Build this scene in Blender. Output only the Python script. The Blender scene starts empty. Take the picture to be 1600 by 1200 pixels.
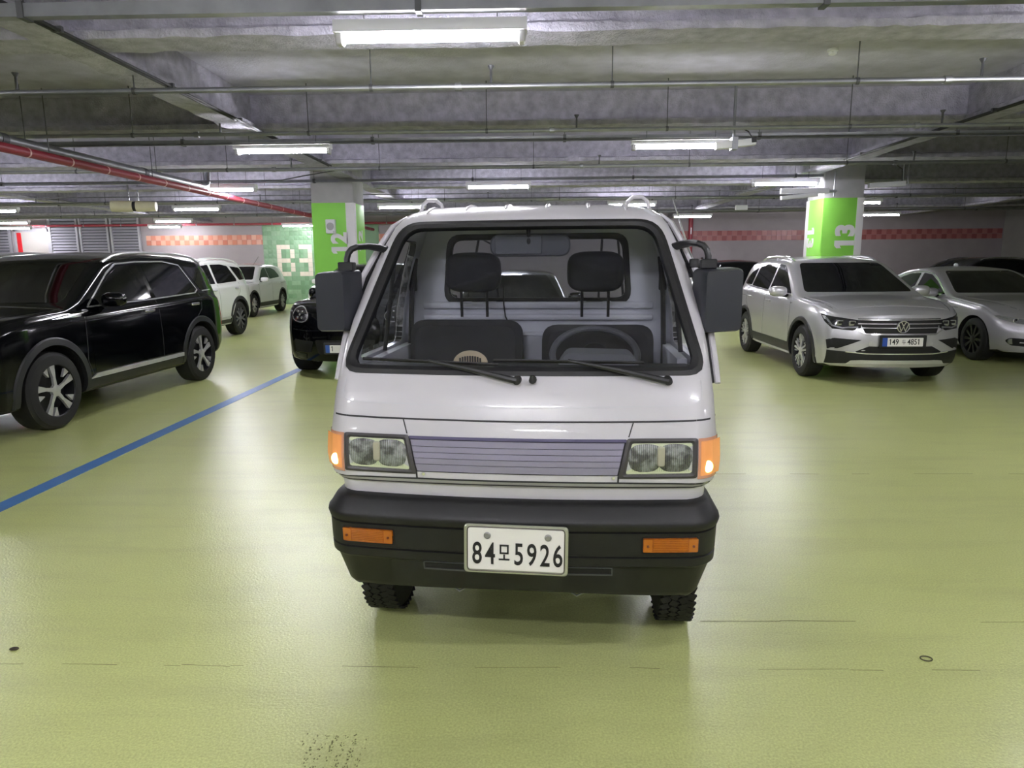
import bpy, bmesh, math, random
from mathutils import Vector, Matrix
from mathutils.bvhtree import BVHTree
random.seed(7)
R = math.radians
PI = math.pi
scene = bpy.context.scene
col = scene.collection

# ------------------------------------------------------------------ camera
CAM_H, PITCH, YAW, ROLL, FPX = 1.55, R(10.0), R(1.4), R(-0.45), 1063.0
cam = bpy.data.cameras.new('camera')
cam.sensor_fit = 'HORIZONTAL'
cam.sensor_width = 36.0
cam.lens = FPX * 36.0 / 1600.0
cam.clip_start, cam.clip_end = 0.05, 200
cam_o = bpy.data.objects.new('camera', cam)
col.objects.link(cam_o)
cam_o.matrix_world = (Matrix.Translation((0, 0, CAM_H)) @ Matrix.Rotation(YAW, 4, 'Z')
                      @ Matrix.Rotation(PI / 2 - PITCH, 4, 'X') @ Matrix.Rotation(ROLL, 4, 'Z'))
scene.camera = cam_o

# ------------------------------------------------------------------ world and exposure
world = bpy.data.worlds.new('world')
scene.world = world
world.use_nodes = True
world.node_tree.nodes['Background'].inputs[0].default_value = (0.6, 0.65, 0.8, 1)
world.node_tree.nodes['Background'].inputs[1].default_value = 0.02
vs = scene.view_settings
vs.view_transform = 'Standard'
vs.look = 'None'
vs.gamma = 1.0
vs.exposure = 2.42
vs.use_curve_mapping = False
scene.cycles.max_bounces = 10
scene.cycles.diffuse_bounces = 6
scene.cycles.transparent_max_bounces = 12
TUBE_POWER = 52.0

# ------------------------------------------------------------------ materials
def lin(c):
    c = c / 255.0
    return c / 12.92 if c <= 0.04045 else ((c + 0.055) / 1.055) ** 2.4

def C(r, g, b):
    return (lin(r), lin(g), lin(b), 1.0)

MATS = {}

def mat(name, color, rough=0.5, metal=0.0, coat=0.0, spec=0.5, vary=0.0, scale=20.0, bump=0.0, bscale=200.0,
        emit=None, estr=0.0, bdist=0.002, detail=4.0):
    if name in MATS:
        return MATS[name]
    m = bpy.data.materials.new(name)
    m.use_nodes = True
    nt = m.node_tree
    b = nt.nodes['Principled BSDF']
    b.inputs['Base Color'].default_value = color
    b.inputs['Roughness'].default_value = rough
    b.inputs['Metallic'].default_value = metal
    b.inputs['Coat Weight'].default_value = coat
    b.inputs['Coat Roughness'].default_value = 0.04
    b.inputs['Specular IOR Level'].default_value = spec
    tc = nt.nodes.new('ShaderNodeTexCoord')
    if vary > 0:
        n = nt.nodes.new('ShaderNodeTexNoise')
        n.inputs['Scale'].default_value = scale
        n.inputs['Detail'].default_value = detail
        nt.links.new(tc.outputs['Object'], n.inputs['Vector'])
        rp = nt.nodes.new('ShaderNodeValToRGB')
        k0, k1 = 1 - vary, 1 + vary
        rp.color_ramp.elements[0].position = 0.3
        rp.color_ramp.elements[1].position = 0.7
        rp.color_ramp.elements[0].color = tuple(max(0, c * k0) for c in color[:3]) + (1,)
        rp.color_ramp.elements[1].color = tuple(min(1, c * k1) for c in color[:3]) + (1,)
        nt.links.new(n.outputs['Fac'], rp.inputs['Fac'])
        nt.links.new(rp.outputs['Color'], b.inputs['Base Color'])
    if bump > 0:
        n2 = nt.nodes.new('ShaderNodeTexNoise')
        n2.inputs['Scale'].default_value = bscale
        n2.inputs['Detail'].default_value = 3
        nt.links.new(tc.outputs['Object'], n2.inputs['Vector'])
        bp = nt.nodes.new('ShaderNodeBump')
        bp.inputs['Strength'].default_value = bump
        bp.inputs['Distance'].default_value = bdist
        nt.links.new(n2.outputs['Fac'], bp.inputs['Height'])
        nt.links.new(bp.outputs['Normal'], b.inputs['Normal'])
    if emit:
        b.inputs['Emission Color'].default_value = emit
        b.inputs['Emission Strength'].default_value = estr
    MATS[name] = m
    return m

def glass_mat(name, tint, gloss=0.09):
    if name in MATS:
        return MATS[name]
    m = bpy.data.materials.new(name)
    m.use_nodes = True
    nt = m.node_tree
    for n in list(nt.nodes):
        nt.nodes.remove(n)
    out = nt.nodes.new('ShaderNodeOutputMaterial')
    tr = nt.nodes.new('ShaderNodeBsdfTransparent')
    tr.inputs[0].default_value = tint
    gl = nt.nodes.new('ShaderNodeBsdfGlossy')
    gl.inputs['Roughness'].default_value = 0.03
    lw = nt.nodes.new('ShaderNodeLayerWeight')
    lw.inputs['Blend'].default_value = 0.5
    pw = nt.nodes.new('ShaderNodeMath')
    pw.operation = 'POWER'
    pw.inputs[1].default_value = 5.0
    nt.links.new(lw.outputs['Facing'], pw.inputs[0])
    fr = nt.nodes.new('ShaderNodeMath')
    fr.operation = 'MULTIPLY_ADD'
    fr.inputs[1].default_value = 0.93
    fr.inputs[2].default_value = 0.05
    nt.links.new(pw.outputs[0], fr.inputs[0])
    mx = nt.nodes.new('ShaderNodeMixShader')
    nt.links.new(fr.outputs[0], mx.inputs[0])
    nt.links.new(tr.outputs[0], mx.inputs[1])
    nt.links.new(gl.outputs[0], mx.inputs[2])
    nt.links.new(mx.outputs[0], out.inputs[0])
    MATS[name] = m
    return m

def floor_mat():
    m = bpy.data.materials.new('green_epoxy')
    m.use_nodes = True
    nt = m.node_tree
    L = nt.links.new
    b = nt.nodes['Principled BSDF']
    tc = nt.nodes.new('ShaderNodeTexCoord')
    def noise(scale, detail, rough=0.5, vec=None):
        n = nt.nodes.new('ShaderNodeTexNoise')
        n.inputs['Scale'].default_value = scale
        n.inputs['Detail'].default_value = detail
        n.inputs['Roughness'].default_value = rough
        L(vec if vec else tc.outputs['Object'], n.inputs['Vector'])
        return n
    def ramp(src, p0, c0, p1, c1):
        r = nt.nodes.new('ShaderNodeValToRGB')
        r.color_ramp.elements[0].position = p0
        r.color_ramp.elements[1].position = p1
        r.color_ramp.elements[0].color = c0
        r.color_ramp.elements[1].color = c1
        L(src, r.inputs['Fac'])
        return r
    big = noise(0.55, 5, 0.6)
    base = ramp(big.outputs['Fac'], 0.3, C(188, 196, 126), 0.7, C(198, 205, 138))
    # worn streaks that run across the aisle
    mp = nt.nodes.new('ShaderNodeMapping')
    mp.inputs['Scale'].default_value = (0.5, 3.2, 1)
    mp.inputs['Rotation'].default_value = (0, 0, R(8))
    L(tc.outputs['Object'], mp.inputs['Vector'])
    st = noise(1.6, 6, 0.65, mp.outputs['Vector'])
    sr = ramp(st.outputs['Fac'], 0.48, (0, 0, 0, 1), 0.85, (0.5, 0.5, 0.5, 1))
    mx = nt.nodes.new('ShaderNodeMix')
    mx.data_type = 'RGBA'
    L(sr.outputs['Color'], mx.inputs['Factor'])
    L(base.outputs['Color'], mx.inputs[6])
    mx.inputs[7].default_value = C(156, 159, 108)
    # dark specks and scuffs
    sp = noise(7.0, 9, 0.75)
    spr = ramp(sp.outputs['Fac'], 0.655, (0, 0, 0, 1), 0.72, (0.6, 0.6, 0.6, 1))
    mx2 = nt.nodes.new('ShaderNodeMix')
    mx2.data_type = 'RGBA'
    L(spr.outputs['Color'], mx2.inputs['Factor'])
    L(mx.outputs[2], mx2.inputs[6])
    mx2.inputs[7].default_value = C(96, 98, 56)
    # fine grain of the coating, its small glints painted into the colour
    gn = noise(120, 4, 0.7)
    gr_ = ramp(gn.outputs['Fac'], 0.34, (0.76, 0.76, 0.72, 1), 0.66, (1.14, 1.14, 1.18, 1))
    mx3 = nt.nodes.new('ShaderNodeMix')
    mx3.data_type = 'RGBA'
    mx3.blend_type = 'MULTIPLY'
    mx3.inputs['Factor'].default_value = 1.0
    L(mx2.outputs[2], mx3.inputs[6])
    L(gr_.outputs['Color'], mx3.inputs[7])
    L(mx3.outputs[2], b.inputs['Base Color'])
    b.inputs['Roughness'].default_value = 0.28
    b.inputs['Specular IOR Level'].default_value = 0.8
    f1 = noise(95, 3)
    f2 = noise(5, 4)
    ad = nt.nodes.new('ShaderNodeMath')
    ad.operation = 'MULTIPLY_ADD'
    ad.inputs[1].default_value = 1.0
    L(f1.outputs['Fac'], ad.inputs[0])
    L(f2.outputs['Fac'], ad.inputs[2])
    bp = nt.nodes.new('ShaderNodeBump')
    bp.inputs['Strength'].default_value = 0.45
    bp.inputs['Distance'].default_value = 0.003
    L(ad.outputs[0], bp.inputs['Height'])
    L(bp.outputs['Normal'], b.inputs['Normal'])
    MATS['floor'] = m
    return m

WHITE = mat('white_paint', C(200, 198, 204), 0.28, coat=0.5, vary=0.015, scale=3)
CABIN = mat('cabin_paint', C(214, 215, 222), 0.4, vary=0.03, scale=4)
BLACK_PAINT = mat('black_paint', C(5, 6, 9), 0.1, spec=0.32)
SILVER = mat('silver_paint', C(196, 196, 200), 0.3, metal=0.55, coat=0.8, vary=0.02, scale=60)
SILVER2 = mat('pale_silver_paint', C(190, 189, 196), 0.3, metal=0.5, coat=0.8, vary=0.02, scale=60)
CARWHITE = mat('car_white', C(235, 235, 236), 0.25, coat=0.8)
TRIM = mat('black_plastic', C(25, 26, 29), 0.45, bump=0.15, bscale=400, vary=0.12, scale=8)
BUMPER = mat('bumper_plastic', C(12, 12, 14), 0.5, vary=0.25, scale=6, bump=0.15, bscale=500)
CLAD = mat('grey_cladding', C(28, 29, 32), 0.5, bump=0.1, bscale=400)
RUBBER = mat('rubber', C(24, 24, 26), 0.6, vary=0.2, scale=30)
TYRE = mat('tyre_rubber', C(18, 18, 19), 0.7, vary=0.2, scale=25, bump=0.2, bscale=120)
DARK = mat('dark_void', C(10, 10, 11), 0.7)
TINT = mat('tinted_glass', C(6, 7, 10), 0.04, spec=0.42)
CHROME = mat('chrome', C(232, 233, 236), 0.14, metal=0.8)
ALLOY = mat('alloy', C(212, 212, 214), 0.3, metal=0.6)
ALLOYD = mat('dark_alloy', C(40, 41, 44), 0.35, metal=0.6)
REFL = mat('reflector', C(225, 226, 230), 0.15, metal=1.0)
AMBER = mat('amber_lens', C(156, 80, 12), 0.2, coat=0.8, vary=0.2, scale=60)
AMBER_LIT = mat('amber_lit', C(204, 150, 126), 0.25, coat=0.6)
BULB = mat('bulb_lit', C(255, 230, 150), 0.3, emit=C(255, 215, 130), estr=1.2)
REDLENS = mat('red_lens', C(170, 20, 24), 0.2, coat=0.8)
HLGLASS = glass_mat('headlamp_glass', (0.93, 0.95, 0.93, 1))
WINDSCREEN = glass_mat('windscreen_glass', (0.68, 0.69, 0.72, 1))
SIDEGLASS = glass_mat('side_glass', (0.86, 0.88, 0.89, 1))
PLATE_W = mat('plate_white', C(232, 230, 226), 0.4, vary=0.02, scale=8)
INK = mat('ink', C(24, 24, 27), 0.5)
PLATE_BLUE = mat('plate_blue', C(36, 78, 168), 0.4)
GRILLE = mat('grille_grey', C(138, 134, 154), 0.4, coat=0.2, vary=0.03, scale=8)
SEAT = mat('seat_cloth', C(48, 49, 54), 0.9, bump=0.3, bscale=300, vary=0.12, scale=12)
SEATCLOTH = SEAT
BEIGE = mat('beige_plastic', C(222, 205, 170), 0.5, vary=0.04, scale=12)
GALV = mat('galvanised', C(150, 152, 156), 0.38, metal=0.75, vary=0.12, scale=6)
GALV_D = mat('old_steel', C(96, 97, 100), 0.55, metal=0.5, vary=0.2, scale=6)
REDPIPE = mat('red_pipe', C(146, 46, 60), 0.42, vary=0.08, scale=5)
REDMARK = mat('red_paint', C(190, 36, 44), 0.45)
LAMPWHITE = mat('lamp_white', C(225, 226, 230), 0.4)
CREAM = mat('fan_cream', C(196, 192, 160), 0.5, vary=0.05, scale=5)
TUBE = mat('tube_lit', C(255, 255, 255), 0.3, emit=(0.95, 0.93, 1.0, 1), estr=TUBE_POWER)
SPRAY = mat('sprayed_fireproofing', C(172, 170, 184), 0.95, vary=0.22, scale=9, bump=0.9, bscale=45, bdist=0.02, detail=8)
SLAB = mat('slab_concrete', C(186, 184, 200), 0.95, vary=0.16, scale=3.5, bump=0.7, bscale=40, bdist=0.012, detail=8)
CONCRETE = mat('column_concrete', C(170, 170, 172), 0.8, vary=0.06, scale=5)
COLGREEN = mat('column_green', C(140, 216, 82), 0.5, vary=0.03, scale=3)
COLWHITE = mat('column_white', C(225, 224, 226), 0.5, vary=0.02, scale=4)
WALLTILE = mat('wall_plaster', C(154, 146, 150), 0.55, vary=0.05, scale=2.5)
BLUELINE = mat('blue_line', C(66, 114, 172), 0.4, vary=0.08, scale=6, bump=0.2, bscale=160)
FLOOR = floor_mat()

def fluted_mat():
    m = bpy.data.materials.new('fluted_reflector')
    m.use_nodes = True
    nt = m.node_tree
    b = nt.nodes['Principled BSDF']
    b.inputs['Metallic'].default_value = 0.45
    b.inputs['Roughness'].default_value = 0.15
    tc = nt.nodes.new('ShaderNodeTexCoord')
    wv = nt.nodes.new('ShaderNodeTexWave')
    wv.bands_direction = 'X'
    wv.inputs['Scale'].default_value = 45.0
    wv.inputs['Distortion'].default_value = 1.2
    wv.inputs['Detail Scale'].default_value = 12.0
    nz = nt.nodes.new('ShaderNodeTexNoise')
    nz.inputs['Scale'].default_value = 26.0
    nz.inputs['Detail'].default_value = 3.0
    nt.links.new(tc.outputs['Object'], wv.inputs['Vector'])
    nt.links.new(tc.outputs['Object'], nz.inputs['Vector'])
    rp = nt.nodes.new('ShaderNodeValToRGB')
    rp.color_ramp.elements[0].position = 0.38
    rp.color_ramp.elements[0].color = C(132, 132, 136)
    rp.color_ramp.elements[1].position = 0.58
    rp.color_ramp.elements[1].color = C(236, 238, 244)
    nt.links.new(nz.outputs['Fac'], rp.inputs['Fac'])
    mx = nt.nodes.new('ShaderNodeMix')
    mx.data_type = 'RGBA'
    mx.blend_type = 'MULTIPLY'
    mx.inputs['Factor'].default_value = 0.5
    nt.links.new(rp.outputs['Color'], mx.inputs[6])
    nt.links.new(wv.outputs['Color'], mx.inputs[7])
    nt.links.new(mx.outputs[2], b.inputs['Base Color'])
    bp = nt.nodes.new('ShaderNodeBump')
    bp.inputs['Strength'].default_value = 0.6
    bp.inputs['Distance'].default_value = 0.01
    nt.links.new(wv.outputs['Fac'], bp.inputs['Height'])
    nt.links.new(bp.outputs['Normal'], b.inputs['Normal'])
    return m
FLUTED = fluted_mat()

# ------------------------------------------------------------------ mesh helpers
class MB:
    def __init__(s):
        s.v, s.f = [], []

    def add(s, verts, faces):
        o = len(s.v)
        s.v += [tuple(p) for p in verts]
        s.f += [tuple(i + o for i in f) for f in faces]
        return s

    def box(s, c, size, rot=None, taper=None):
        hx, hy, hz = size[0] / 2, size[1] / 2, size[2] / 2
        vs_ = []
        for z in (-hz, hz):
            k = (taper if (taper and z > 0) else 1)
            for x, y in ((-hx, -hy), (hx, -hy), (hx, hy), (-hx, hy)):
                p = Vector((x * k, y * k, z))
                if rot is not None:
                    p = rot @ p
                vs_.append(p + Vector(c))
        return s.add(vs_, [(3, 2, 1, 0), (4, 5, 6, 7), (0, 1, 5, 4), (1, 2, 6, 5), (2, 3, 7, 6), (3, 0, 4, 7)])

    def bb(s, x0, x1, y0, y1, z0, z1):
        return s.box(((x0 + x1) / 2, (y0 + y1) / 2, (z0 + z1) / 2), (abs(x1 - x0), abs(y1 - y0), abs(z1 - z0)))

    def rbox(s, c, size, r, rot=None, seg=3, axis='y'):
        """box with rounded outline (rounded in the plane across `axis`) and small edge chamfers"""
        ax = {'x': 0, 'y': 1, 'z': 2}[axis]
        oth = [i for i in range(3) if i != ax]
        a, b, d = size[oth[0]] / 2, size[oth[1]] / 2, size[ax] / 2
        loop = rpoly([(-a, -b), (a, -b), (a, b), (-a, b)], r, seg)
        ch = min(r * 0.4, d * 0.5)
        cx = 1 - ch / max(a, 1e-6)
        cy = 1 - ch / max(b, 1e-6)
        layers = [(-d, cx, cy), (-d + ch, 1, 1), (d - ch, 1, 1), (d, cx, cy)]
        n = len(loop)
        vs_, fs = [], []
        for (h, kx, ky) in layers:
            for (u, v) in loop:
                p = [0, 0, 0]
                p[oth[0]], p[oth[1]], p[ax] = u * kx, v * ky, h
                p = Vector(p)
                if rot is not None:
                    p = rot @ p
                vs_.append(p + Vector(c))
        for k in range(3):
            for i in range(n):
                j = (i + 1) % n
                fs.append((k * n + i, k * n + j, (k + 1) * n + j, (k + 1) * n + i))
        fs.append(tuple(range(n - 1, -1, -1)))
        fs.append(tuple(3 * n + i for i in range(n)))
        return s.add(vs_, fs)

    def tube(s, path, r, n=10, caps=True, closed=False):
        path = [Vector(p) for p in path]
        m = len(path)
        rs = r if isinstance(r, (list, tuple)) else [r] * m
        prev = None
        vs_, fs = [], []
        for i, p in enumerate(path):
            if closed:
                t = path[(i + 1) % m] - path[i - 1]
            else:
                t = path[min(i + 1, m - 1)] - path[max(i - 1, 0)]
            t.normalize()
            if prev is None:
                up = Vector((0, 0, 1)) if abs(t.z) < 0.9 else Vector((1, 0, 0))
            else:
                up = prev
            a = t.cross(up)
            a.normalize()
            b = a.cross(t)
            b.normalize()
            prev = b
            for k in range(n):
                w = 2 * PI * k / n
                vs_.append(p + a * (math.cos(w) * rs[i]) + b * (math.sin(w) * rs[i]))
        for i in range(m if closed else m - 1):
            i2 = (i + 1) % m
            for k in range(n):
                k2 = (k + 1) % n
                fs.append((i * n + k, i * n + k2, i2 * n + k2, i2 * n + k))
        if caps and not closed:
            fs.append(tuple(range(n - 1, -1, -1)))
            fs.append(tuple((m - 1) * n + k for k in range(n)))
        return s.add(vs_, fs)

    def prism(s, loop2d, h0, h1, axis='y'):
        """extrude a 2D loop; axis y: loop is (x,z); axis x: loop is (y,z); axis z: loop is (x,y)"""
        def P(u, v, h):
            return {'y': (u, h, v), 'x': (h, u, v), 'z': (u, v, h)}[axis]
        n = len(loop2d)
        vs_ = [P(u, v, h0) for u, v in loop2d] + [P(u, v, h1) for u, v in loop2d]
        fs = [(i, (i + 1) % n, n + (i + 1) % n, n + i) for i in range(n)]
        fs += [tuple(range(n - 1, -1, -1)), tuple(n + i for i in range(n))]
        return s.add(vs_, fs)

    def lathe(s, prof, c, axis='x', n=32, closed=False, sgn=1, caps=True):
        """prof: list of (along axis, radius)"""
        vs_, fs = [], []
        m = len(prof)
        for (h, r) in prof:
            for k in range(n):
                a = 2 * PI * k / n
                u, v = r * math.cos(a), r * math.sin(a)
                h_ = h * sgn
                p = {'x': (h_, u, v), 'y': (u, h_, v), 'z': (u, v, h_)}[axis]
                vs_.append((p[0] + c[0], p[1] + c[1], p[2] + c[2]))
        for i in range(m if closed else m - 1):
            i2 = (i + 1) % m
            for k in range(n):
                k2 = (k + 1) % n
                fs.append((i * n + k, i * n + k2, i2 * n + k2, i2 * n + k))
        if not closed and caps:
            if prof[0][1] > 1e-5:
                fs.append(tuple(range(n)))
            if prof[-1][1] > 1e-5:
                fs.append(tuple((m - 1) * n + k for k in range(n)))
        return s.add(vs_, fs)

    def ellipsoid(s, c, r, n=16, m=10, rot=None, pw=1.0):
        vs_, fs = [], []
        def sp(v):
            return math.copysign(abs(v) ** pw, v)
        for i in range(m + 1):
            t = PI * i / m
            for k in range(n):
                a = 2 * PI * k / n
                p = Vector((r[0] * sp(math.sin(t)) * sp(math.cos(a)), r[1] * sp(math.sin(t)) * sp(math.sin(a)), r[2] * sp(math.cos(t))))
                if rot is not None:
                    p = rot @ p
                vs_.append(p + Vector(c))
        for i in range(m):
            for k in range(n):
                k2 = (k + 1) % n
                fs.append((i * n + k, i * n + k2, (i + 1) * n + k2, (i + 1) * n + k))
        return s.add(vs_, fs)

    def mesh(s, name, smooth=30):
        me = bpy.data.meshes.new(name)
        me.from_pydata(s.v, [], s.f)
        bm = bmesh.new()
        bm.from_mesh(me)
        bmesh.ops.remove_doubles(bm, verts=bm.verts, dist=1e-5)
        bmesh.ops.recalc_face_normals(bm, faces=bm.faces)
        bm.to_mesh(me)
        bm.free()
        if smooth:
            me.shade_smooth()
            me.set_sharp_from_angle(angle=R(smooth))
        return me

    def build(s, name, m, parent=None, smooth=30):
        return obj(name, s.mesh(name, smooth), m, parent)


def obj(name, me, m, parent=None):
    o = bpy.data.objects.new(name, me)
    col.objects.link(o)
    if m is not None:
        ms = m if isinstance(m, (list, tuple)) else [m]
        if len(me.materials) == 0:
            for q in ms:
                me.materials.append(q)
    if parent is not None:
        o.parent = parent
    return o


def empty(name, loc=(0, 0, 0), rz=0.0):
    o = bpy.data.objects.new(name, None)
    o.empty_display_size = 0.2
    col.objects.link(o)
    o.location = loc
    o.rotation_euler = (0, 0, rz)
    return o


def tag(o, label=None, cat=None, group=None, kind=None):
    if label:
        o['label'] = label
    if cat:
        o['category'] = cat
    if group:
        o['group'] = group
    if kind:
        o['kind'] = kind
    return o


def copy_tree(o, parent=None):
    c = o.copy()
    col.objects.link(c)
    c.parent = parent
    for ch in list(o.children):
        copy_tree(ch, c)
    return c


def rpoly(pts, r, seg=4):
    """round the corners of a polygon; r a number or a list"""
    n = len(pts)
    rs = r if isinstance(r, (list, tuple)) else [r] * n
    out = []
    for i in range(n):
        p0, p1, p2 = Vector(pts[i - 1]), Vector(pts[i]), Vector(pts[(i + 1) % n])
        d0, d2 = (p0 - p1), (p2 - p1)
        k = min(rs[i], d0.length * 0.49, d2.length * 0.49)
        if k < 1e-5:
            out.append(tuple(p1))
            continue
        a, b = p1 + d0.normalized() * k, p1 + d2.normalized() * k
        for j in range(seg + 1):
            t = j / seg
            q = a * (1 - t) ** 2 + p1 * 2 * t * (1 - t) + b * t * t
            out.append((q.x, q.y))
    return out


def resample(loop, n):
    pts = [Vector(p) for p in loop]
    L_ = [0]
    for i in range(len(pts)):
        L_.append(L_[-1] + (pts[(i + 1) % len(pts)] - pts[i]).length)
    out = []
    for k in range(n):
        d = L_[-1] * k / n
        for i in range(len(pts)):
            if L_[i] <= d <= L_[i + 1] + 1e-9:
                t = (d - L_[i]) / max(1e-9, L_[i + 1] - L_[i])
                q = pts[i].lerp(pts[(i + 1) % len(pts)], t)
                out.append((q.x, q.y))
                break
    return out


def densify(loop, step):
    """keep the corners, add points along long edges"""
    out = []
    n = len(loop)
    for i in range(n):
        a, b = Vector(loop[i]), Vector(loop[(i + 1) % n])
        k = max(1, int((b - a).length / step))
        for j in range(k):
            q = a.lerp(b, j / k)
            out.append((q.x, q.y))
    return out


class Caster:
    """projects flat outlines onto a solid along an axis, so that panels follow its surface"""
    def __init__(s, me):
        s.bvh = BVHTree.FromPolygons([v.co.copy() for v in me.vertices], [tuple(p.vertices) for p in me.polygons])

    def hit(s, u, v, view, off=0.0):
        o, d = {'front': (Vector((u, -5, v)), Vector((0, 1, 0))), 'back': (Vector((u, 12, v)), Vector((0, -1, 0))),
                'right': (Vector((5, u, v)), Vector((-1, 0, 0))), 'left': (Vector((-5, u, v)), Vector((1, 0, 0))),
                'top': (Vector((u, v, 5)), Vector((0, 0, -1)))}[view]
        loc, nor, idx, dist = s.bvh.ray_cast(o, d)
        if loc is None:
            loc, nor, idx, dist = s.bvh.find_nearest(Vector((u, 0.1, v)) if view in ('front',) else (
                Vector((0.9, u, v)) if view == 'right' else (Vector((-0.9, u, v)) if view == 'left' else Vector((u, v, 1)))))
            nor = -d
        if nor.dot(d) > 0:
            nor = -nor
        nn = (nor - d * 0.6).normalized()
        return loc + nn * off

    def panel(s, loop, view, off=0.004, depth=0.012, rings=5, step=0.05):
        """solid patch: outline raised by `off`, walls going `depth` inwards"""
        loop = densify(loop, step)
        n = len(loop)
        cx = sum(p[0] for p in loop) / n
        cy = sum(p[1] for p in loop) / n
        mb = MB()
        vs_, fs = [], []
        for (x, y) in loop:
            vs_.append(s.hit(x, y, view, off - depth))
        for k in range(rings):
            t = 1 - k / rings
            for (x, y) in loop:
                vs_.append(s.hit(cx + (x - cx) * t, cy + (y - cy) * t, view, off))
        vs_.append(s.hit(cx, cy, view, off))
        for k in range(rings):
            for i in range(n):
                j = (i + 1) % n
                fs.append((k * n + i, k * n + j, (k + 1) * n + j, (k + 1) * n + i))
        for i in range(n):
            fs.append((rings * n + i, rings * n + (i + 1) % n, (rings + 1) * n))
        return mb.add(vs_, fs)

    def quad(s, top, bot, view, off=0.004, depth=0.012, nu=10, nv=5):
        """patch between two polylines (top and bottom edge)"""
        top, bot = polyres(top, nu), polyres(bot, nu)
        vs_, fs = [], []
        rows = nv + 3
        def pt(i, t, o):
            a, b = top[i], bot[i]
            return s.hit(a[0] + (b[0] - a[0]) * t, a[1] + (b[1] - a[1]) * t, view, o)
        grid = []
        for r_ in range(rows):
            t = min(max((r_ - 1) / nv, 0), 1)
            o = off - depth if r_ in (0, rows - 1) else off
            row = []
            for i in range(-1, nu + 2):
                ii = min(max(i, 0), nu)
                oo = off - depth if i in (-1, nu + 1) else o
                row.append(len(vs_))
                vs_.append(pt(ii, t, oo))
            grid.append(row)
        for a in range(rows - 1):
            for b in range(nu + 2):
                fs.append((grid[a][b], grid[a][b + 1], grid[a + 1][b + 1], grid[a + 1][b]))
        mb = MB().add(vs_, fs)
        return mb

    def ribbon(s, path, width, view, off=0.003, depth=0.01, step=0.04, closed=False):
        """thin strip along a polyline on the surface"""
        path = [Vector(p) for p in (densify(path, step) if closed else polystep(path, step))]
        n = len(path)
        vs_, fs = [], []
        for i, p in enumerate(path):
            a = path[(i - 1) % n] if (closed or i > 0) else p
            b = path[(i + 1) % n] if (closed or i < n - 1) else p
            t = (b - a)
            t.normalize()
            nr = Vector((-t.y, t.x)) * (width / 2)
            for q, o in ((p + nr, off - depth), (p + nr, off), (p - nr, off), (p - nr, off - depth)):
                vs_.append(s.hit(q.x, q.y, view, o))
        for i in range(n if closed else n - 1):
            j = (i + 1) % n
            for k in range(3):
                fs.append((i * 4 + k, j * 4 + k, j * 4 + k + 1, i * 4 + k + 1))
        if not closed:
            fs.append((0, 1, 2, 3))
            fs.append(tuple((n - 1) * 4 + k for k in (3, 2, 1, 0)))
        return MB().add(vs_, fs)

    def ring(s, outer, inner, view, off_o=0.004, off_i=0.004, depth=0.015, step=0.03, n=None):
        outer = resample(outer, n or 80)
        inner = resample(inner, n or 80)
        m = len(outer)
        vs_, fs = [], []
        for i in range(m):
            mid = ((outer[i][0] + inner[i][0]) / 2, (outer[i][1] + inner[i][1]) / 2)
            for q, o in ((outer[i], off_o - depth), (outer[i], off_o), (mid, max(off_o, off_i) + 0.004), (inner[i], off_i), (inner[i], off_i - depth)):
                vs_.append(s.hit(q[0], q[1], view, o))
        for i in range(m):
            j = (i + 1) % m
            for k in range(4):
                fs.append((i * 5 + k, j * 5 + k, j * 5 + k + 1, i * 5 + k + 1))
        return MB().add(vs_, fs)


def polyres(path, n):
    pts = [Vector(p) for p in path]
    L_ = [0]
    for i in range(len(pts) - 1):
        L_.append(L_[-1] + (pts[i + 1] - pts[i]).length)
    out = []
    for k in range(n + 1):
        d = L_[-1] * k / n
        for i in range(len(pts) - 1):
            if d <= L_[i + 1] + 1e-9:
                t = (d - L_[i]) / max(1e-9, L_[i + 1] - L_[i])
                q = pts[i].lerp(pts[i + 1], t)
                out.append(tuple(q))
                break
    return out


def polystep(path, step):
    out = []
    for i in range(len(path) - 1):
        a, b = Vector(path[i]), Vector(path[i + 1])
        k = max(1, int((b - a).length / step))
        for j in range(k):
            out.append(tuple(a.lerp(b, j / k)))
    out.append(tuple(path[-1]))
    return out


def interp(tab, x):
    if x <= tab[0][0]:
        return tab[0][1]
    for i in range(len(tab) - 1):
        if x <= tab[i + 1][0]:
            t = (x - tab[i][0]) / (tab[i + 1][0] - tab[i][0])
            return tab[i][1] + (tab[i + 1][1] - tab[i][1]) * t
    return tab[-1][1]


def sm(tab, x, w=0.06):
    lo, hi = tab[0][0], tab[-1][0]
    w = min(w, max(x - lo, 0.0), max(hi - x, 0.0)) if (x - lo < w or hi - x < w) else w
    return sum(k * interp(tab, x + d * w) for d, k in ((-1, 1), (-.5, 2), (0, 3), (.5, 2), (1, 1))) / 9.0


def boolean(target, cutters, op='DIFFERENCE'):
    """apply exact boolean cuts and return the resulting mesh"""
    me = target
    for c in cutters:
        a = bpy.data.objects.new('tmp_a', me)
        b = bpy.data.objects.new('tmp_b', c)
        col.objects.link(a)
        col.objects.link(b)
        md = a.modifiers.new('b', 'BOOLEAN')
        md.operation = op
        md.object = b
        md.solver = 'EXACT'
        bpy.context.view_layer.update()
        dg = bpy.context.evaluated_depsgraph_get()
        me2 = bpy.data.meshes.new_from_object(a.evaluated_get(dg))
        bpy.data.objects.remove(a)
        bpy.data.objects.remove(b)
        me = me2
    return me


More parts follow.
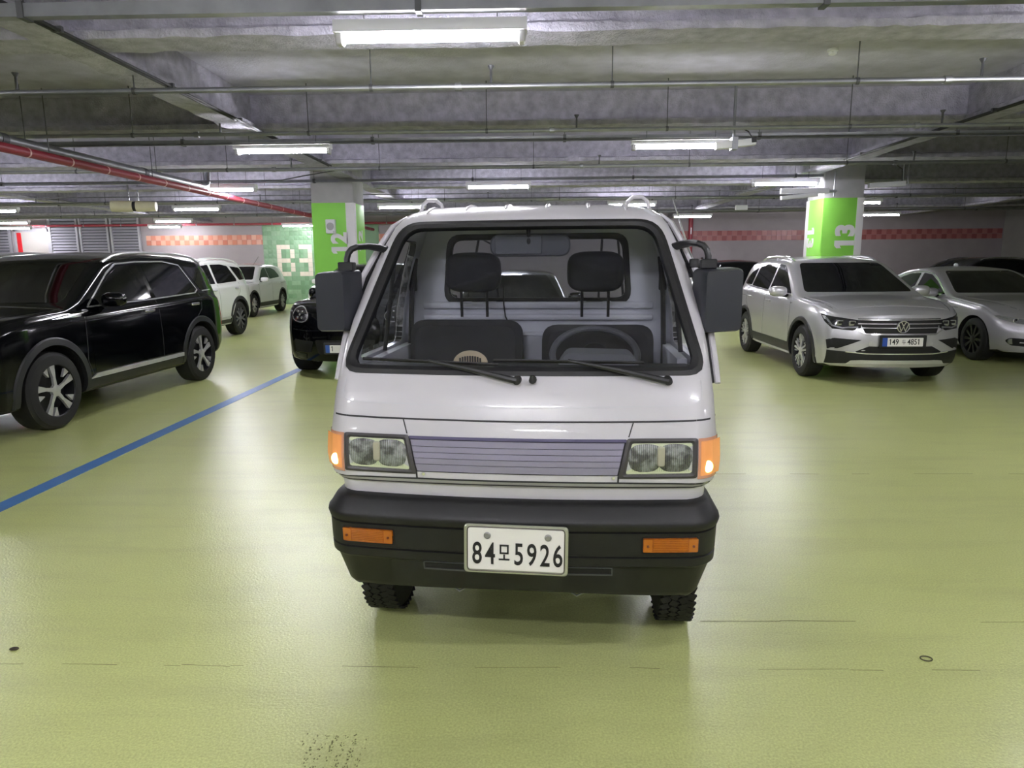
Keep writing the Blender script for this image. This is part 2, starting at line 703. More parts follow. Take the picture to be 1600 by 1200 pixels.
def text_mesh(body, size, depth=0.001, bold=0.0, sx=1.0, align='CENTER'):
    cu = bpy.data.curves.new('txt', 'FONT')
    cu.body = body
    cu.size = size
    cu.extrude = depth
    cu.offset = bold
    cu.align_x = align
    cu.align_y = 'CENTER'
    cu.resolution_u = 4
    o = bpy.data.objects.new('txt', cu)
    col.objects.link(o)
    bpy.context.view_layer.update()
    me = bpy.data.meshes.new_from_object(o.evaluated_get(bpy.context.evaluated_depsgraph_get()))
    bpy.data.objects.remove(o)
    bm = bmesh.new()
    bm.from_mesh(me)
    bm.verts.ensure_lookup_table()
    seen = set()
    flags = []
    for v0 in bm.verts:          # the plain bar of a "1" gets its little flag
        if v0 in seen:
            continue
        st_, isl = [v0], []
        seen.add(v0)
        while st_:
            q = st_.pop()
            isl.append(q)
            for ed in q.link_edges:
                w_ = ed.other_vert(q)
                if w_ not in seen:
                    seen.add(w_)
                    st_.append(w_)
        x0, x1 = min(q.co.x for q in isl), max(q.co.x for q in isl)
        y0, y1 = min(q.co.y for q in isl), max(q.co.y for q in isl)
        if (y1 - y0) > 0.5 * size and (x1 - x0) < 0.3 * (y1 - y0):
            if not any(abs(f_[0] - x0) < 0.02 * size for f_ in flags):
                flags.append((x0, x1, y1))
    for (x0, x1, y1) in flags:
        t = (x1 - x0)
        lp = [(x0 - 0.001 * size, y1), (x0 - 0.001 * size, y1 - 1.1 * t), (x0 - 0.11 * size, y1 - 0.07 * size - 1.1 * t), (x0 - 0.11 * size, y1 - 0.09 * size)]
        a = [bm.verts.new((x, y, -depth)) for x, y in lp]
        b = [bm.verts.new((x, y, depth)) for x, y in lp]
        bm.faces.new(a)
        bm.faces.new(b[::-1])
        for i in range(4):
            bm.faces.new((a[i], b[i], b[(i + 1) % 4], a[(i + 1) % 4]))
    bmesh.ops.recalc_face_normals(bm, faces=bm.faces)
    bm.verts.index_update()
    out = bpy.data.meshes.new('lettering')
    out.from_pydata([(v.co.x * sx, v.co.y, v.co.z) for v in bm.verts], [], [[v.index for v in f.verts] for f in bm.faces])
    bm.free()
    return out


def stroke(mb, pts, w, y0, y1):
    """thick polyline in the x-z plane"""
    for i in range(len(pts) - 1):
        a, b = Vector(pts[i]), Vector(pts[i + 1])
        t = (b - a).normalized()
        n = Vector((-t.y, t.x)) * (w / 2)
        a2, b2 = a - t * w / 2, b + t * w / 2
        lp = [tuple(a2 - n), tuple(b2 - n), tuple(b2 + n), tuple(a2 + n)]
        mb.prism(lp, y0, y1, 'y')

# ================================================================== the garage
YW, XR, XL, YB = 27.9, 18.75, -24.0, -12.0
ZS, ZB = 3.74, 3.30      # slab underside, beam underside

def struct(o, label=None, cat=None):
    o['kind'] = 'structure'
    if label:
        o['label'] = label
    if cat:
        o['category'] = cat
    return o

mb = MB()
mb.bb(XL, XR, YB, YW, -0.12, 0.0)
struct(mb.build('floor', FLOOR, smooth=0), 'glossy yellow-green epoxy garage floor with scuffs', 'floor')
mb = MB()
mb.bb(XL, XR, YB, YW, ZS, ZS + 0.2)
struct(mb.build('ceiling', SLAB, smooth=0), 'grey sprayed concrete slab ceiling between the beams', 'ceiling')

# painted blue lane line: thin coat on the floor
mb = MB()
pts = []
mb.box((-3.475, 5.0, 0.0015), (0.135, 10.4, 0.003))
o = mb.build('lane_line', BLUELINE, smooth=0)
struct(o, 'blue painted lane line running past the black cars', 'floor line')

# ------------------------------------------------------------------ walls
mb = MB()
mb.bb(XL, XR, YW, YW + 0.2, 0, ZS)
wall_back = struct(mb.build('wall_back', WALLTILE, smooth=0), 'pale pinkish far wall with an orange checker band', 'wall')
mb = MB()
mb.bb(XR, XR + 0.2, YB, YW, 0, ZS)
struct(mb.build('wall_right', mat('grey_wall', C(150, 148, 146), 0.7, vary=0.06, scale=2), smooth=0), 'plain grey wall closing the dim right side', 'wall')
mb = MB()
mb.bb(XL - 0.2, XL, YB, YW, 0, ZS)
struct(mb.build('wall_left', MATS['grey_wall'], smooth=0), 'plain grey wall closing the left side', 'wall')
mb = MB()
mb.bb(XL, XR, YB - 0.2, YB, 0, ZS)
struct(mb.build('wall_front', MATS['grey_wall'], smooth=0), 'plain grey wall behind the viewer', 'wall')

# checker band of small square tiles, each tile a piece of the wall
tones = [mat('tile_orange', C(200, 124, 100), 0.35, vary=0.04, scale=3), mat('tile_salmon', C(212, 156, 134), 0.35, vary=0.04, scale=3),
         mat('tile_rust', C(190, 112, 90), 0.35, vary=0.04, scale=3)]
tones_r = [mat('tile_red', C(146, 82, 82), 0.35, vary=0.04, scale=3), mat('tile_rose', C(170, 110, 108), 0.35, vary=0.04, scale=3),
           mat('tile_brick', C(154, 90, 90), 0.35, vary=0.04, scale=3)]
TS = 0.196
def tile_mesh(name, m, s=TS, relief=0.0):
    g = MB()
    h = s / 2 - 0.003
    if relief:
        g.add([(-h, 0, -h), (h, 0, -h), (h, 0, h), (-h, 0, h), (-h, -0.012, -h), (h, -0.012, -h), (h, -0.012, h), (-h, -0.012, h), (0, -0.012 - relief, 0)],
              [(0, 1, 5, 4), (1, 2, 6, 5), (2, 3, 7, 6), (3, 0, 4, 7), (4, 5, 8), (5, 6, 8), (6, 7, 8), (7, 4, 8)])
    else:
        g.box((0, -0.006, 0), (2 * h, 0.012, 2 * h))
    me = g.mesh(name, 0)
    me.materials.append(m)
    return me
tm_l = [tile_mesh('tile', t) for t in tones]
tm_r = [tile_mesh('tile', t) for t in tones_r]
def band(x0, x1, meshes):
    k = 0
    x = x0
    while x < x1 - 0.05:
        for r_ in (0, 1):
            dark = (k + r_) % 2 == 0
            me = meshes[1] if not dark else random.choice((meshes[0], meshes[2]))
            o = bpy.data.objects.new('wall_tile', me)
            col.objects.link(o)
            o.parent = wall_back
            o.location = (x + TS / 2, YW, 2.40 + TS / 2 + r_ * TS)
        x += TS
        k += 1
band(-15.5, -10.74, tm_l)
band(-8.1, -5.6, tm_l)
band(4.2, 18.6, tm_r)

# green panel with the level sign laid in tiles
GT = 0.18
gt = [tile_mesh('tile', mat('tile_green%d' % i, c, 0.3, vary=0.05, scale=3), GT, 0.009) for i, c in
      enumerate((C(126, 164, 128), C(114, 152, 116), C(138, 172, 138)))]
wt = tile_mesh('tile', mat('tile_pale', C(226, 216, 202), 0.35, vary=0.03, scale=3), GT, 0.008)
mb = MB()
mb.bb(-10.72, -6.0, YW - 0.02, YW, 0, 3.17)
gp = mb.build('green_tile_panel', mat('tile_grout_green', C(120, 150, 120), 0.6), wall_back, smooth=0)
B_ = ['XXX.', 'X..X', 'X..X', 'XXX.', 'X..X', 'X..X', 'XXX.']
T_ = ['XXX', '..X', '..X', 'XXX', '..X', '..X', 'XXX']
for i in range(15):
    for j in range(17):
        x = -10.72 + GT * (i + 0.5)
        z = 0.05 + GT * (j + 0.5)
        row = 12 - j
        pale = False
        if 0 <= row < 7:
            if 3 <= i < 7:
                pale = B_[row][i - 3] == 'X'
            elif 8 <= i < 11:
                pale = T_[row][i - 8] == 'X'
        o = bpy.data.objects.new('letter_tile' if pale else 'wall_tile', wt if pale else random.choice(gt))
        col.objects.link(o)
        o.parent = gp
        o.location = (x, YW - 0.02, z)

# louvred shutters, each slat a piece
LOUV = mat('louvre_grey', C(168, 168, 178), 0.45, metal=0.3, vary=0.05, scale=2)
LOUVD = mat('louvre_frame', C(168, 168, 176), 0.45, metal=0.2)
sl = MB()
sl.box((0, 0, 0), (1.0, 0.012, 0.105), rot=Matrix.Rotation(R(-32), 3, 'X'))
sl_me = sl.mesh('slat', 0)
sl_me.materials.append(LOUV)
def louvre(x0, x1, label):
    e = empty('louvre_shutter', ((x0 + x1) / 2, YW - 0.06, 0))
    tag(e, label, 'shutter', 'ventilation louvres on the far wall')
    w = x1 - x0
    m2 = MB()
    m2.bb(-w / 2, w / 2, 0.02, 0.058, 1.55, 3.55)
    m2.build('back_panel', DARK, e, 0)
    for k, xx in enumerate((-w / 2 + 0.03, w / 2 - 0.03)):
        m3 = MB()
        m3.bb(xx - 0.04, xx + 0.04, -0.06, 0.03, 1.5, 3.6)
        m3.build('frame_post', LOUVD, e, 0)
    z = 1.6
    while z < 3.55:
        o = bpy.data.objects.new('slat', sl_me)
        col.objects.link(o)
        o.parent = e
        o.location = (0, -0.02, z)
        o.scale = (w - 0.12, 1, 1)
        z += 0.115
louvre(-19.42, -18.25, 'grey louvred shutter next to the white door')
louvre(-18.16, -16.98, 'middle one of the three grey louvred shutters')
louvre(-16.89, -15.7, 'grey louvred shutter beside the orange tile band')
louvre(-22.9, -21.05, 'grey louvred shutter at the far left edge')
e = empty('door_1', (-20.2, YW, 0))
struct(e, 'white steel door with a red strip sign beside it', 'door')
mb = MB(); mb.bb(-0.62, 0.68, -0.05, -0.01, 0, 2.98); mb.build('door_leaf', mat('door_white', C(176, 172, 168), 0.5), e, 0)
mb = MB(); mb.bb(-0.7, -0.62, -0.08, -0.01, 0, 3.1); mb.bb(0.68, 0.76, -0.08, -0.01, 0, 3.1); mb.bb(-0.7, 0.76, -0.08, -0.01, 2.98, 3.1); mb.build('door_frame', LOUVD, e, 0)
mb = MB(); mb.bb(-0.6, -0.42, -0.065, -0.051, 1.6, 2.95); so = mb.build('sign_strip', REDMARK, e, 0)

# ------------------------------------------------------------------ beams (H-sections under sprayed fireproofing)
def beam(a, b, along, w, zb, label, jit=0.012, step=0.12):
    """a,b: ends; along 'x' (c=y) or 'y' (c=x)"""
    (s0, s1, c) = a, b, along[1]
    n = max(2, int((s1 - s0) / step))
    prof = [(-0.07, ZS), (-0.07, zb + 0.09), (-w / 2, zb + 0.06), (-w / 2, zb), (w / 2, zb), (w / 2, zb + 0.06), (0.07, zb + 0.09), (0.07, ZS)]
    vs_, fs = [], []
    for i in range(n + 1):
        s = s0 + (s1 - s0) * i / n
        for k, (u, z) in enumerate(prof):
            ju = random.uniform(-jit, jit) if 0 < k < 7 else 0
            jz = random.uniform(-jit, jit) * 0.6 if 0 < k < 7 else 0
            vs_.append((s, c + u + ju, z + jz) if along[0] == 'x' else (c + u + ju, s, z + jz))
    m = len(prof)
    for i in range(n):
        for k in range(m - 1):
            fs.append((i * m + k, i * m + k + 1, (i + 1) * m + k + 1, (i + 1) * m + k))
    o = MB().add(vs_, fs).build('ceiling_beam', SPRAY, None, 25)
    struct(o, label, 'beam')
    o['group'] = 'sprayed steel ceiling beams'
beam(XL, XR, ('x', 5.77), 0.36, ZB, 'crosswise ceiling beam nearest the viewer, above the front lamp')
beam(XL, XR, ('x', 9.36), 0.42, ZB, 'crosswise ceiling beam, second from the viewer')
beam(XL, XR, ('x', 12.5), 0.42, ZB, 'crosswise ceiling beam just before the green columns')
beam(XL, XR, ('x', 16.2), 0.42, ZB, 'crosswise ceiling beam just behind the green columns')
beam(XL, XR, ('x', 19.8), 0.42, ZB, 'crosswise ceiling beam, second behind the green columns')
beam(XL, XR, ('x', 23.4), 0.42, ZB, 'crosswise ceiling beam nearest the far wall')
beam(XL, XR, ('x', 2.2), 0.36, ZB, 'crosswise ceiling beam overhead in front of the truck')
beam(YB, YW, ('y', -3.68), 0.34, ZB - 0.012, 'lengthwise ceiling beam running to the column numbered 12', step=0.2)
beam(YB, YW, ('y', 5.68), 0.34, ZB - 0.012, 'lengthwise ceiling beam running to the column numbered 13', step=0.2)
beam(YB, YW, ('y', -12.9), 0.34, ZB - 0.012, 'lengthwise ceiling beam beyond the red pipe', step=0.3)
beam(YB, YW, ('y', 14.3), 0.34, ZB - 0.012, 'lengthwise ceiling beam on the dim right side', step=0.3)

# ------------------------------------------------------------------ columns
def number(parent, txt, size, loc, face, turn):
    me = text_mesh(txt, size, 0.002, 0.02 * size / 0.4)
    o = obj('number', me, COLWHITE, parent)
    base = {'front': Matrix.Rotation(PI / 2, 4, 'X'), 'left': Matrix.Rotation(-PI / 2, 4, 'Z') @ Matrix.Rotation(PI / 2, 4, 'X'),
            'right': Matrix.Rotation(PI / 2, 4, 'Z') @ Matrix.Rotation(PI / 2, 4, 'X')}[face]
    o.matrix_local = Matrix.Translation(loc) @ base @ Matrix.Rotation(turn, 4, 'Z')
    return o

def column(x0, x1, y0, txt, label):
    w = x1 - x0
    d = w
    e = empty('column', ((x0 + x1) / 2, y0 + d / 2, 0))
    struct(e, label, 'column')
    h = w / 2
    mb = MB()
    lp = rpoly([(-h, -h), (h, -h), (h, h), (-h, h)], 0.03, 3)
    mb.prism(lp, 0, ZS, 'z')
    mb.build('shaft', CONCRETE, e)
    k = h + 0.004
    mb = MB()
    lp = rpoly([(-k, -k), (k, -k), (k, k), (-k, k)], 0.03, 3)
    mb.prism(lp, 0.0, 2.80, 'z')
    mb.build('green_coat', COLGREEN, e)
    return e, h
c12, h12 = column(-4.40, -3.53, 14.15, '12', 'green painted column with a loudspeaker and the number 12')
c13, h13 = column(5.90, 6.70, 14.15, '13', 'green painted column with the number 13 behind the silver cars')
k = h12 + 0.006
for nm, (xa, xb) in (('white_strip', (h12 - 0.17, h12 - 0.005)),):
    mb = MB(); mb.bb(xa, xb + 0.014, -k - 0.004, -k + 0.02, 0, 2.80); mb.build(nm, COLWHITE, c12, 0)
    mb = MB(); mb.bb(k - 0.01, k + 0.005, -k + 0.021, -k + 0.12, 0, 2.80); mb.build(nm, COLWHITE, c12, 0)
number(c12, '12', 0.44, (0.125, -k - 0.002, 1.99), 'front', PI / 2)
number(c12, '12', 0.44, (k + 0.002, 0.02, 2.05), 'right', PI / 2)
k = h13 + 0.006
mb = MB(); mb.bb(h13 - 0.13, k + 0.004, -k - 0.004, -k + 0.03, 0, 2.80); mb.build('white_strip', COLWHITE, c13, 0)
mb = MB(); mb.bb(-k - 0.005, -k + 0.02, h13 - 0.13, k + 0.004, 0, 2.80); mb.build('white_strip', COLWHITE, c13, 0)
number(c13, '13', 0.50, (0.09, -k - 0.002, 2.04), 'front', PI / 2)
number(c13, '13', 0.44, (-k - 0.002, 0.12, 2.04), 'left', -PI / 2)

# loudspeaker on the column
sp = empty('wall_speaker', (-4.0, 14.15 - 0.01, 2.33))
tag(sp, 'small white loudspeaker box mounted on the green column', 'loudspeaker')
mb = MB(); mb.rbox((0, -0.06, 0), (0.19, 0.10, 0.28), 0.02); mb.build('housing', LAMPWHITE, sp)
mb = MB(); mb.lathe([(-0.001, 0.0), (-0.001, 0.075), (0.006, 0.078)], (0, -0.112, 0.0), 'y', 20); mb.build('grille_disc', mat('speaker_mesh', C(170, 170, 172), 0.7), sp)
mb = MB(); mb.bb(0.05, 0.08, -0.113, -0.11, -0.115, -0.105); mb.build('badge', INK, sp, 0)

# ------------------------------------------------------------------ lamps
LY = [4.92, 9.43, 14.0, 18.6, 23.5, 26.6]
LZ = 3.05
def make_lamp(on=True):
    e = empty('fluorescent_lamp')
    L_ = 1.30
    mb = MB()
    mb.prism([(-0.068, 0.036), (-0.06, 0.115), (0.06, 0.115), (0.068, 0.036)], -L_ / 2, L_ / 2, 'x')
    mb.build('housing', LAMPWHITE, e, 0)
    for s in (-1, 1):
        mb = MB(); mb.rbox((s * (L_ / 2 - 0.035), 0, 0.01), (0.05, 0.09, 0.09), 0.02, axis='x'); mb.build('end_cap', mat('cap_grey', C(190, 190, 192), 0.4), e)
    mb = MB(); mb.tube([(-L_ / 2 + 0.06, 0, 0.0), (L_ / 2 - 0.06, 0, 0.0)], 0.018, 10); mb.build('tube', TUBE, e)
    for s in (-1, 1):
        mb = MB(); mb.tube([(s * 0.45, 0, 0.12), (s * 0.45, 0, ZS - LZ)], 0.004, 6); mb.build('hanger_rod', GALV_D, e)
    return e
lamp0 = make_lamp()
lamp_used = [False]
def lamp(x, y, label, z=LZ, rz=0.0):
    if not lamp_used[0]:
        o = lamp0
        lamp_used[0] = True
    else:
        o = copy_tree(lamp0)
    o.location = (x, y, z)
    o.rotation_euler = (0, 0, rz)
    tag(o, label, 'lamp', 'fluorescent ceiling lamps')
lamp(-0.65, LY[0], 'large lit fluorescent lamp nearest the viewer, above the truck')
lamp(-3.27, LY[1], 'lit fluorescent lamp above left, just before the number 12 column')
lamp(2.02, LY[1], 'lit fluorescent lamp next to the white sensor box on a pole')
lamp(-6.09, LY[2], 'lit fluorescent lamp just right of the red pipe')
lamp(-0.58, LY[2], 'lit fluorescent lamp low over the middle of the truck roof')
lamp(5.07, LY[2], 'lit fluorescent lamp touching the left of the number 13 column')
lamp(-14.4, LY[3], 'lit fluorescent lamp cut by the left picture edge, highest of three')
lamp(-8.88, LY[3], 'lit fluorescent lamp beside the cream jet fan')
lamp(-3.35, LY[3], 'lit fluorescent lamp right behind the number 12 column')
lamp(2.75, LY[3], 'lit fluorescent lamp peeping over the right roof loop of the truck')
lamp(8.62, LY[3], 'short visible end of a lit lamp right of the number 13 column')
lamp(-17.7, LY[4], 'lit fluorescent lamp at the left edge above the white door')
lamp(-12.06, LY[4], 'lit fluorescent lamp over the orange band, upper of the two')
lamp(5.50, LY[4], 'lit fluorescent lamp over the red standpipe by the far wall')
lamp(11.7, LY[4], 'lit fluorescent lamp right of the number 13 column, lower one')
lamp(-19.9, LY[5], 'lit fluorescent lamp right above the white door')
lamp(-14.0, LY[5], 'lit fluorescent lamp over the orange band, lower of the two')
lamp(-8.8, LY[5], 'lit fluorescent lamp over the green level sign')
for x, y in ((5.0, LY[0]), (-8.85, LY[1]), (-11.7, LY[2]), (-3.3, 0.35), (2.24, 0.35), (-8.85, 0.35), (7.8, 0.35),
             (5.0, -4.2), (-6.25, -4.2), (-0.65, -4.2), (-0.6, -0.9)):  # last one is added off the lamp grid to brighten floor and truck front
    side = 'far left' if x < -8 else 'left' if x < -5 else 'near left' if x < -1 else 'middle' if x < 1 else 'near right' if x < 4 else 'right' if x < 7 else 'far right'
    row = {LY[0]: 'level with the truck cab', LY[1]: 'in the second lamp row', LY[2]: 'in the third lamp row', 0.35: 'just ahead of the viewer', -0.9: 'added overhead to brighten the floor', -4.2: 'behind the viewer'}[y]
    lamp(x, y, 'lit fluorescent lamp outside the picture, %s, %s' % (row, side))

# raceways that carry the lamps (square steel channels) and sprinkler pipes
def raceway(y, z, x0, x1, w, label, step=2.6):
    e = empty('lamp_raceway', (0, y, z))
    tag(e, label, 'raceway', 'crosswise lamp raceways')
    mb = MB()
    mb.bb(x0, x1, -w / 2, w / 2, 0, w * 1.1)
    mb.build('channel', GALV, e, 0)
    x = x0 + 0.9
    while x < x1:
        mb = MB(); mb.tube([(x, 0, w), (x, 0, ZS - z)], 0.004, 5); mb.build('hanger_rod', GALV_D, e)
        mb = MB(); mb.bb(x - 0.02, x + 0.02, -w / 2 - 0.012, w / 2 + 0.012, -0.012, w * 1.1 + 0.012); mb.build('clamp', GALV_D, e, 0)
        x += step
raceway(4.75, 3.165, -12, 10, 0.075, 'steel lamp raceway nearest the viewer at the picture top')
raceway(9.62, 3.18, -16, 14, 0.06, 'steel lamp raceway carrying the second row of lamps')
raceway(14.11, 3.20, -18, 5.85, 0.05, 'steel lamp raceway ending at the number 13 column', 3.2)
raceway(18.72, 3.20, -20, 17, 0.05, 'steel lamp raceway carrying the fourth row of lamps', 3.2)
raceway(23.62, 3.20, -22, 17, 0.05, 'steel lamp raceway closest to the far wall', 3.6)

def pipe(y, z, x0, x1, r, label, step=2.3, m=None, ph=0.5):
    e = empty('sprinkler_pipe', (0, y, z))
    tag(e, label, 'pipe', 'crosswise sprinkler pipes')
    mb = MB(); mb.tube([(x0, 0, 0), (x1, 0, 0)], r, 12); mb.build('pipe_run', m or GALV, e)
    x = x0 + ph
    i = 0
    while x < x1:
        mb = MB(); mb.tube([(x, 0, r), (x, 0, ZS - z)], 0.006, 6); mb.build('hanger_rod', GALV_D, e)
        mb = MB(); mb.lathe([(-0.015, r + 0.006), (0.015, r + 0.006)], (x, 0, 0), 'x', 12); mb.build('hanger_ring', GALV_D, e)
        if i % 2 == 0:
            mb = MB(); mb.lathe([(-0.03, r + 0.012), (0.03, r + 0.012)], (x + 0.8, 0, 0), 'x', 12); mb.build('coupling', GALV, e)
            mb = MB(); mb.tube([(x + 1.1, 0, r), (x + 1.1, 0, 0.14)], 0.012, 6)
            mb.lathe([(0.14, 0.012), (0.17, 0.03), (0.175, 0.03), (0.18, 0.0)], (x + 1.1, 0, 0), 'z', 10)
            mb.build('sprinkler_head', GALV_D, e)
        x += step
        i += 1
pipe(6.58, 3.15, -11, 9, 0.026, 'long galvanised sprinkler pipe crossing above the truck', 2.2, ph=0.77)
pipe(8.75, 3.16, -14, 12, 0.024, 'galvanised sprinkler pipe just before the second lamp row', 2.2, ph=0.3)
pipe(11.9, 3.16, -16, 14, 0.03, 'galvanised sprinkler pipe just before the green columns', 2.6)
pipe(17.7, 3.16, -20, 16, 0.03, 'galvanised sprinkler pipe behind the green columns', 2.9)
pipe(22.3, 3.16, -22, 17, 0.03, 'galvanised sprinkler pipe close to the far wall', 3.2)
# thin conduit lines under the slab
def conduit(p, label):
    o = MB().tube(p, 0.011, 6).build('conduit', GALV_D)
    tag(o, label, 'conduit', 'thin conduits')
conduit([(-14, 9.2, 3.118), (-3.6, 9.2, 3.118), (11, 9.25, 3.118)], 'thin conduit running along the second lamp row')
conduit([(-16, 13.1, 3.13), (-4.6, 13.1, 3.13), (-4.2, 13.1, 3.2), (-3.6, 13.1, 3.29)], 'thin cable run sagging up to the number 12 column')
conduit([(-18, 15.6, 3.1), (14, 15.6, 3.1)], 'thin conduit right behind the green columns')
conduit([(-18, 21.2, 3.12), (17, 21.2, 3.12)], 'thin conduit between the two rearmost lamp rows')

# dark cable rails along the lengthwise beams
for x, y1, lb in ((-3.455, 12.3, 'left'), (5.455, 12.3, 'right')):
    e = empty('cable_rail', (x, 0, ZB - 0.035))
    tag(e, 'dark steel cable rail along the %s lengthwise ceiling beam' % lb, 'rail', 'cable rails')
    for dx in (-0.022, 0.022):
        mb = MB(); mb.tube([(dx, -2.0, 0), (dx, y1, 0)], 0.013, 8); mb.build('rail_bar', mat('rail_dark', C(58, 58, 62), 0.6, metal=0.4), e)
    yy = 0.5
    while yy < y1:
        mb = MB(); mb.bb(-0.04, 0.04, yy - 0.015, yy + 0.015, -0.01, 0.03); mb.build('rail_clip', GALV_D, e, 0)
        yy += 1.6

# red fire main with white rings, and its grey companion
e = empty('red_fire_pipe', (-6.02, 0, 2.915))
tag(e, 'thick red fire pipe with white rings running away on the left', 'pipe')
mb = MB(); mb.tube([(0, 3.0, 0), (0, 27.0, 0)], 0.058, 16); mb.build('pipe_run', REDPIPE, e)
y = 4.5
while y < 26.5:
    mb = MB(); mb.lathe([(-0.012, 0.0605), (0.012, 0.0605)], (0, y, 0), 'y', 16); mb.build('white_ring', mat('ring_white', C(230, 190, 186), 0.5), e)
    y += 0.78
y = 4.0
while y < 26.5:
    mb = MB(); mb.tube([(0, y, 0.058), (0, y, ZS - 2.915)], 0.006, 6); mb.build('hanger_rod', GALV_D, e)
    y += 2.4
e = empty('grey_main_pipe', (-6.16, 0, 3.04))
tag(e, 'thick galvanised pipe running alongside the red pipe', 'pipe')
mb = MB(); mb.tube([(0, 3.0, 0), (0, 13.2, 0), (0, 13.35, 0.04), (0, 13.42, 0.15), (0, 13.42, ZS - 3.04)], 0.066, 16); mb.build('pipe_run', GALV, e)
y = 5.2
while y < 13:
    mb = MB(); mb.lathe([(-0.05, 0.074), (0.05, 0.074)], (0, y, 0), 'y', 16); mb.build('coupling', GALV_D, e)
    mb = MB(); mb.tube([(0, y + .4, 0.058), (0, y + .4, ZS - 3.04)], 0.006, 6); mb.build('hanger_rod', GALV_D, e)
    y += 3.0
e = empty('red_cross_pipe', (0, 27.1, 3.17))
tag(e, 'thin red pipe running along the top of the far wall', 'pipe')
mb = MB(); mb.tube([(-21.5, 0, 0), (3.5, 0, 0)], 0.045, 12); mb.build('pipe_run', REDPIPE, e)
x = -20.5
while x < 3.4:
    mb = MB(); mb.lathe([(-0.02, 0.05), (0.02, 0.05)], (x, 0, 0), 'x', 12); mb.build('hanger_ring', GALV, e)
    mb = MB(); mb.tube([(x, 0, 0.045), (x, 0, ZS - 3.17)], 0.006, 6); mb.build('hanger_rod', GALV_D, e)
    x += 1.5
e = empty('red_standpipe', (6.40, 27.55, 0))
tag(e, 'vertical red standpipe with a white band on the far wall', 'pipe')
mb = MB(); mb.tube([(0, 0, 0), (0, 0, ZS)], 0.085, 14); mb.build('pipe_run', REDPIPE, e)
mb = MB(); mb.lathe([(2.38, 0.09), (2.43, 0.09)], (0, 0, 0), 'z', 14); mb.build('white_ring', COLWHITE, e)
mb = MB(); mb.bb(-0.02, 0.02, -0.09, -0.085, 2.65, 2.9); mb.build('label_strip', COLWHITE, e, 0)
mb = MB(); mb.lathe([(1.55, 0.11), (1.7, 0.11)], (0, 0, 0), 'z', 14); mb.build('coupling', REDPIPE, e)
mb = MB(); mb.bb(-0.1, 0.1, 0.06, 0.34, 1.2, 1.3); mb.build('wall_bracket', GALV_D, e, 0)
# extinguisher cabinet and little sign on the far wall
e = empty('fire_extinguisher', (6.92, 27.72, 1.2))
tag(e, 'small red fire extinguisher hung on the far wall', 'extinguisher')
mb = MB(); mb.lathe([(0.0, 0.05), (0.02, 0.08), (0.40, 0.08), (0.48, 0.03), (0.50, 0.03)], (0, 0, 0), 'z', 16); mb.build('cylinder', REDMARK, e)
mb = MB(); mb.lathe([(0.15, 0.082), (0.32, 0.082)], (0, 0, 0), 'z', 16); mb.build('label_band', COLWHITE, e)
mb = MB(); mb.bb(-0.03, 0.03, -0.1, 0.02, 0.50, 0.55); mb.tube([(0.02, 0, 0.52), (0.12, -0.02, 0.45), (0.1, -0.02, 0.15)], 0.012, 6); mb.build('valve_and_hose', INK, e)
mb = MB(); mb.bb(-0.05, 0.05, 0.08, 0.175, 0.1, 0.42); mb.build('bracket', GALV_D, e, 0)
o = empty('wall_sign', (6.96, YW, 2.25))
tag(o, 'small black square sign above the fire extinguisher', 'sign')
mb = MB(); mb.bb(-0.1, 0.1, -0.02, -0.0, -0.1, 0.1); mb.build('sign_plate', INK, o, 0)
mb = MB(); mb.bb(-0.02, 0.02, -0.024, -0.018, -0.05, 0.05); mb.bb(-0.035, 0.035, -0.024, -0.018, -0.01, 0.02); mb.build('sign_mark', REFL, o, 0)

# jet fans
def jet_fan(loc, rz, L_, r, label):
    e = empty('jet_fan', loc, rz)
    tag(e, label, 'fan', 'ceiling jet fans')
    mb = MB(); mb.lathe([(-L_ / 2, r * 0.96), (-L_ / 2, r), (-L_ * 0.02, r), (-L_ * 0.02, r * .96)], (0, 0, 0), 'x', 20); mb.build('casing', CREAM, e)
    mb = MB(); mb.lathe([(L_ * 0.06, r * .96), (L_ * 0.06, r), (L_ / 2, r * .86), (L_ / 2, r * .8)], (0, 0, 0), 'x', 20); mb.build('nozzle', CREAM, e)
    mb = MB(); mb.lathe([(-L_ * 0.02, r * .9), (L_ * 0.06, r * .9)], (0, 0, 0), 'x', 20); mb.build('motor_band', INK, e)
    mb = MB(); mb.lathe([(-L_ / 2 - 0.005, 0.0), (-L_ / 2 - 0.005, r * .9), (-L_ / 2 + 0.02, r * .9)], (0, 0, 0), 'x', 20); mb.build('inlet', DARK, e)
    for s in (-1, 1):
        mb = MB(); mb.box((s * 0.1, 0, (ZS - loc[2] + r) / 2), (0.03, 0.03, ZS - loc[2] - r + 0.03)); mb.build('hanger', GALV, e, 0)
jet_fan((-9.1, 16.0, 2.93), R(12), 0.95, 0.125, 'cream jet fan hanging above the white cars')
jet_fan((15.6, 20.3, 3.1), R(8), 1.6, 0.24, 'big grey jet fan near the right picture edge')

# smoke detector
o = empty('smoke_detector', (3.2, 7.70, ZS))
tag(o, 'round white smoke detector on the ceiling slab', 'detector')
mb = MB(); mb.lathe([(0.0, 0.055), (-0.02, 0.055), (-0.025, 0.045)], (0, 0, 0), 'z', 20); mb.build('base', LAMPWHITE, o)
mb = MB(); mb.lathe([(-0.025, 0.042), (-0.05, 0.04), (-0.06, 0.02), (-0.06, 0.0)], (0, 0, 0), 'z', 20); mb.build('dome', LAMPWHITE, o)

